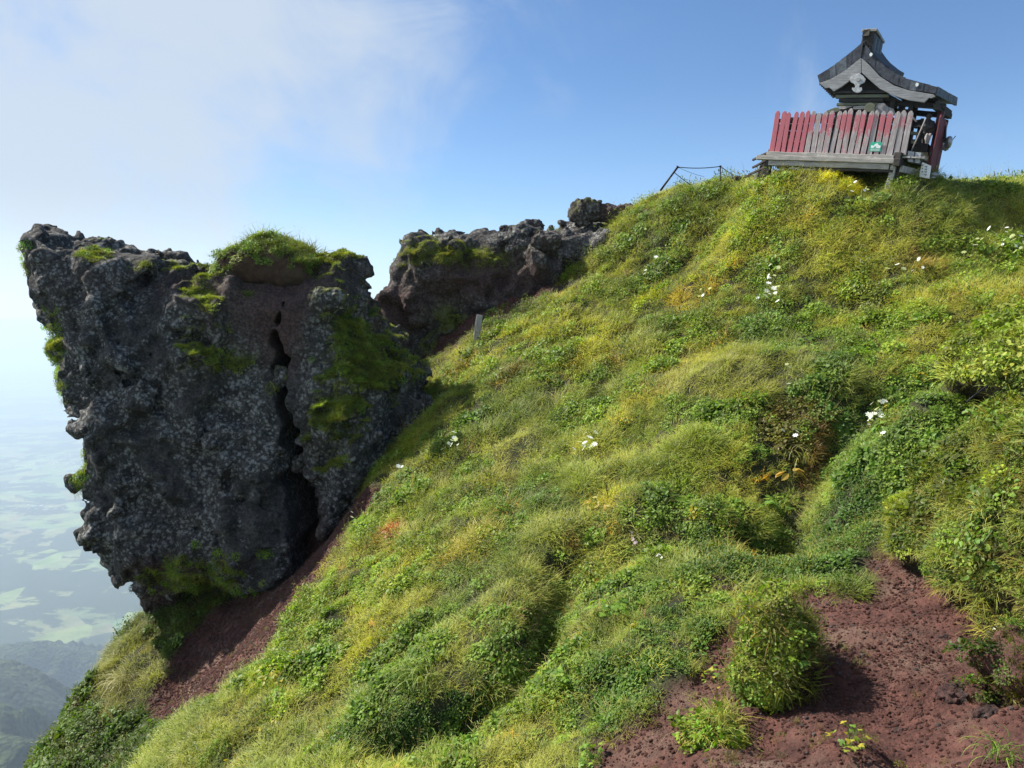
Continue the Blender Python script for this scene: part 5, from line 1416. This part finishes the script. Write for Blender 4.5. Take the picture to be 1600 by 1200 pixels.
plant('yellow_plant', 1318, 286, 'yellow flowered herbs just under the shrine platform', oval, 30, .07, .3, .26, cols=[(.5, .36, .04), (.4, .34, .05)])
plant('grass_clump', 655, 1075, 'long green arching grass clump over the lower dark hollow', strap, 75, .42, .25, 0, 'grass clump', cols=[(.12, .2, .03), (.17, .24, .04), (.24, .26, .08)])
plant('grass_clump', 1250, 735, 'long pale arching grass blades over the central dark hollow', strap, 26, .46, .25, 0, 'grass clump', cols=[(.25, .26, .09), (.33, .30, .14)], lift=.05)
plant('grass_clump', 1150, 1160, 'yellow arching grass clump on the small tufted mound', strap, 50, .20, .12, 0, 'grass clump', cols=[(.28, .25, .06), (.2, .22, .04)], lift=.16, P=hit(1130, 1165)[0])
plant('grass_clump', 1340, 945, 'short grass clump hanging over the upper edge of the scree', strap, 40, .11, .12, 0, 'grass clump', cols=[(.12, .19, .03), (.24, .22, .07)], P=hit(1305, 930)[0])
plant('grass_clump', 1590, 1160, 'green grass blades at the lower right corner beside the mossy bank', strap, 40, .24, .12, 0, 'grass clump', cols=GRE + BRI, P=hit(1570, 1190)[0])
plant('grass_clump', 200, 1075, 'pale dry grass clump drooping down the dark left spur', strap, 90, .55, .3, 0, 'grass clump', cols=[(.30, .27, .13), (.24, .24, .09)])
plant('grass_clump', 690, 1178, 'green grass clump at the bottom edge below the dark hollow', strap, 50, .26, .2, 0, 'grass clump', cols=[(.14, .22, .03), (.2, .24, .05)])

def flower_mesh():
    V = []; F = []
    for k in range(7):
        a = k * 6.28 / 7; ca, sa = math.cos(a), math.sin(a); i = len(V)
        V += [(0, 0, 0), (ca * .6 - sa * .28, sa * .6 + ca * .28, .08), (ca, sa, .02), (ca * .6 + sa * .28, sa * .6 - ca * .28, .08)]; F.append((i, i + 3, i + 2, i + 1))
    return np.array(V), np.array(F)
def flower_data(c):
    V, F = flower_mesh(); return proto_mesh('flower', V, F, np.tile(np.array(c), (len(V), 1)) * RNG.uniform(.85, 1.1, (len(V), 1)), PETAL)
WF = flower_data((.78, .80, .76)); PF = flower_data((.72, .55, .68)); OF = flower_data((.80, .25, .03)); BF = flower_data((.30, .33, .55))
def flowers(px, py, n, rx, ry, s, label, data=WF, hgt=.22, P=None, group='white flower clusters'):
    """a cluster of flat flower heads on thin stems"""
    P = hit(px, py)[0] if P is None else P
    e = empty('flower_cluster', tuple(P)); tag(e, label, 'flowers', group)
    sc = P[1] / FPX
    for k in range(n):
        x, y = RNG.normal(0, rx * sc * .5), RNG.normal(0, ry * sc * 1.2); zz = H(np.array([P[0] + x]), np.array([P[1] + y]))[0] - P[2] + hgt * RNG.uniform(.7, 1.2)
        o = bpy.data.objects.new('flower', data); q = s * RNG.uniform(.6, 1.2)
        o.location = (x, y, zz); o.scale = (q, q, q); o.rotation_euler = (RNG.normal(.5, .3), RNG.normal(-.3, .3), RNG.uniform(0, 6)); link(o, e)
    for k in range(min(n, 6)):
        x, y = RNG.normal(0, rx * sc * .4), RNG.normal(0, ry * sc); MB().tube([(x, y, -.05), (x, y, hgt * .9)], .003, 4).build('stem', STEM, e)
FL = [(1195, 482, 22, 26, 10, .05, 'white flat topped flowers in the middle of the upper slope'), (1572, 408, 20, 34, 14, .05, 'white flowers spread at the far right of the upper slope'), (1515, 412, 5, 20, 6, .045, 'few white flowers left of the largest right hand cluster'),
      (1370, 668, 9, 18, 8, .042, 'upper white flowers beside the dark central hollow'), (1358, 690, 8, 14, 8, .042, 'lower white flowers beside the dark central hollow'), (1378, 712, 3, 6, 5, .035, 'tiny white flower pair under the hollow flowers'),
      (712, 722, 7, 18, 10, .045, 'white flowers near the left edge of the slope facing the crag'), (920, 730, 14, 22, 16, .05, 'whitish flowers above the bare twig'), (1232, 618, 3, 20, 8, .045, 'three small white flowers on the shoulder of the central bank'),
      (1020, 436, 5, 20, 8, .05, 'faint white flowers high on the slope under the rope posts'), (1100, 482, 4, 12, 6, .05, 'small white flowers left of the middle cluster'), (1355, 330, 8, 30, 6, .05, 'pale flowers below the shrine platform'),
      (1420, 452, 7, 36, 5, .045, 'thin line of pale flowers on the upper right slope'), (628, 757, 2, 4, 4, .04, 'two white flowers at the edge above the shaded gully'), (545, 838, 2, 6, 6, .04, 'single white flowers at the brink of the red gully'),
      (1236, 700, 3, 20, 10, .04, 'white flowers hanging over the dark hollow'), (1560, 850, 3, 14, 10, .02, 'small white flowers on the right grassy mound')]
def P_d(px, py): return hit(px, py)[0][1]
for (px, py, n, rx, ry, s, lb) in FL:
    P = at(np.array(float(px)), np.array(float(py)), 5.25) if 'grassy mound' in lb else None
    flowers(px, py, n, rx, ry, s, lb, hgt=.06 if P is not None else float(np.interp(P_d(px, py), [8, 14], [.24, .36])), P=P)
flowers(990, 872, 12, 5, 6, .022, 'pinkish white flower spike under the dark bank', PF, .20, group=None)
flowers(1030, 892, 4, 12, 6, .022, 'small lilac white flowers right of the pink spike', WF, .12, group=None)
flowers(1597, 962, 1, 1, 1, .03, 'single orange flower at the right edge', OF, .0, P=at(np.array(1596.), np.array(962.), 5.1), group=None)
flowers(660, 858, 1, 1, 1, .02, 'single tiny pale flower on the lower slope', WF, .1, group=None)
tw = hit(952, 780)[0]; e = empty('bare_twig', tuple(tw)); tag(e, 'bare dark twig sticking out of the slope beside golden leaves', 'twig')
MB().tube([(0, 0, -.05), (-.03, 0, .1), (-.05, .02, .26)], [.006, .005, .002], 5).tube([(-.03, 0, .1), (.03, 0, .2)], [.004, .001], 4).tube([(-.04, .01, .18), (-.1, .02, .26)], [.003, .001], 4).build('twig', RUST, e)
tw = at(np.array(1520.), np.array(620.), 7.3); e = empty('bare_twig', tuple(tw)); tag(e, 'dark stick poking left out of the gap between the right mounds', 'twig')
MB().tube([(.2, .1, .1), (0, 0, .0), (-.06, 0, -.05)], [.008, .008, .006], 6).build('twig', RUST, e)

# ------------------------------------------------------------------ air
hb = 46500.0
mb = MB(); mb.box((0, 0, (-1312.0 + 7.5) / 2), (2 * hb, 2 * hb, 1312.0 + 7.5))
hzm = bpy.data.materials.new('haze air'); hzm.use_nodes = True; n = NT(hzm.node_tree)
out = n.n('ShaderNodeOutputMaterial'); pv = n.n('ShaderNodeVolumePrincipled')
pv.inputs['Color'].default_value = (.66, .81, 1.0, 1); pv.inputs['Density'].default_value = 0.00017; pv.inputs['Anisotropy'].default_value = 0.22
n.l(pv.outputs[0], out.inputs['Volume'])
hz_o = mb.build('haze', hzm); hz_o['kind'] = 'stuff'; hz_o['label'] = 'pale blue mountain haze'
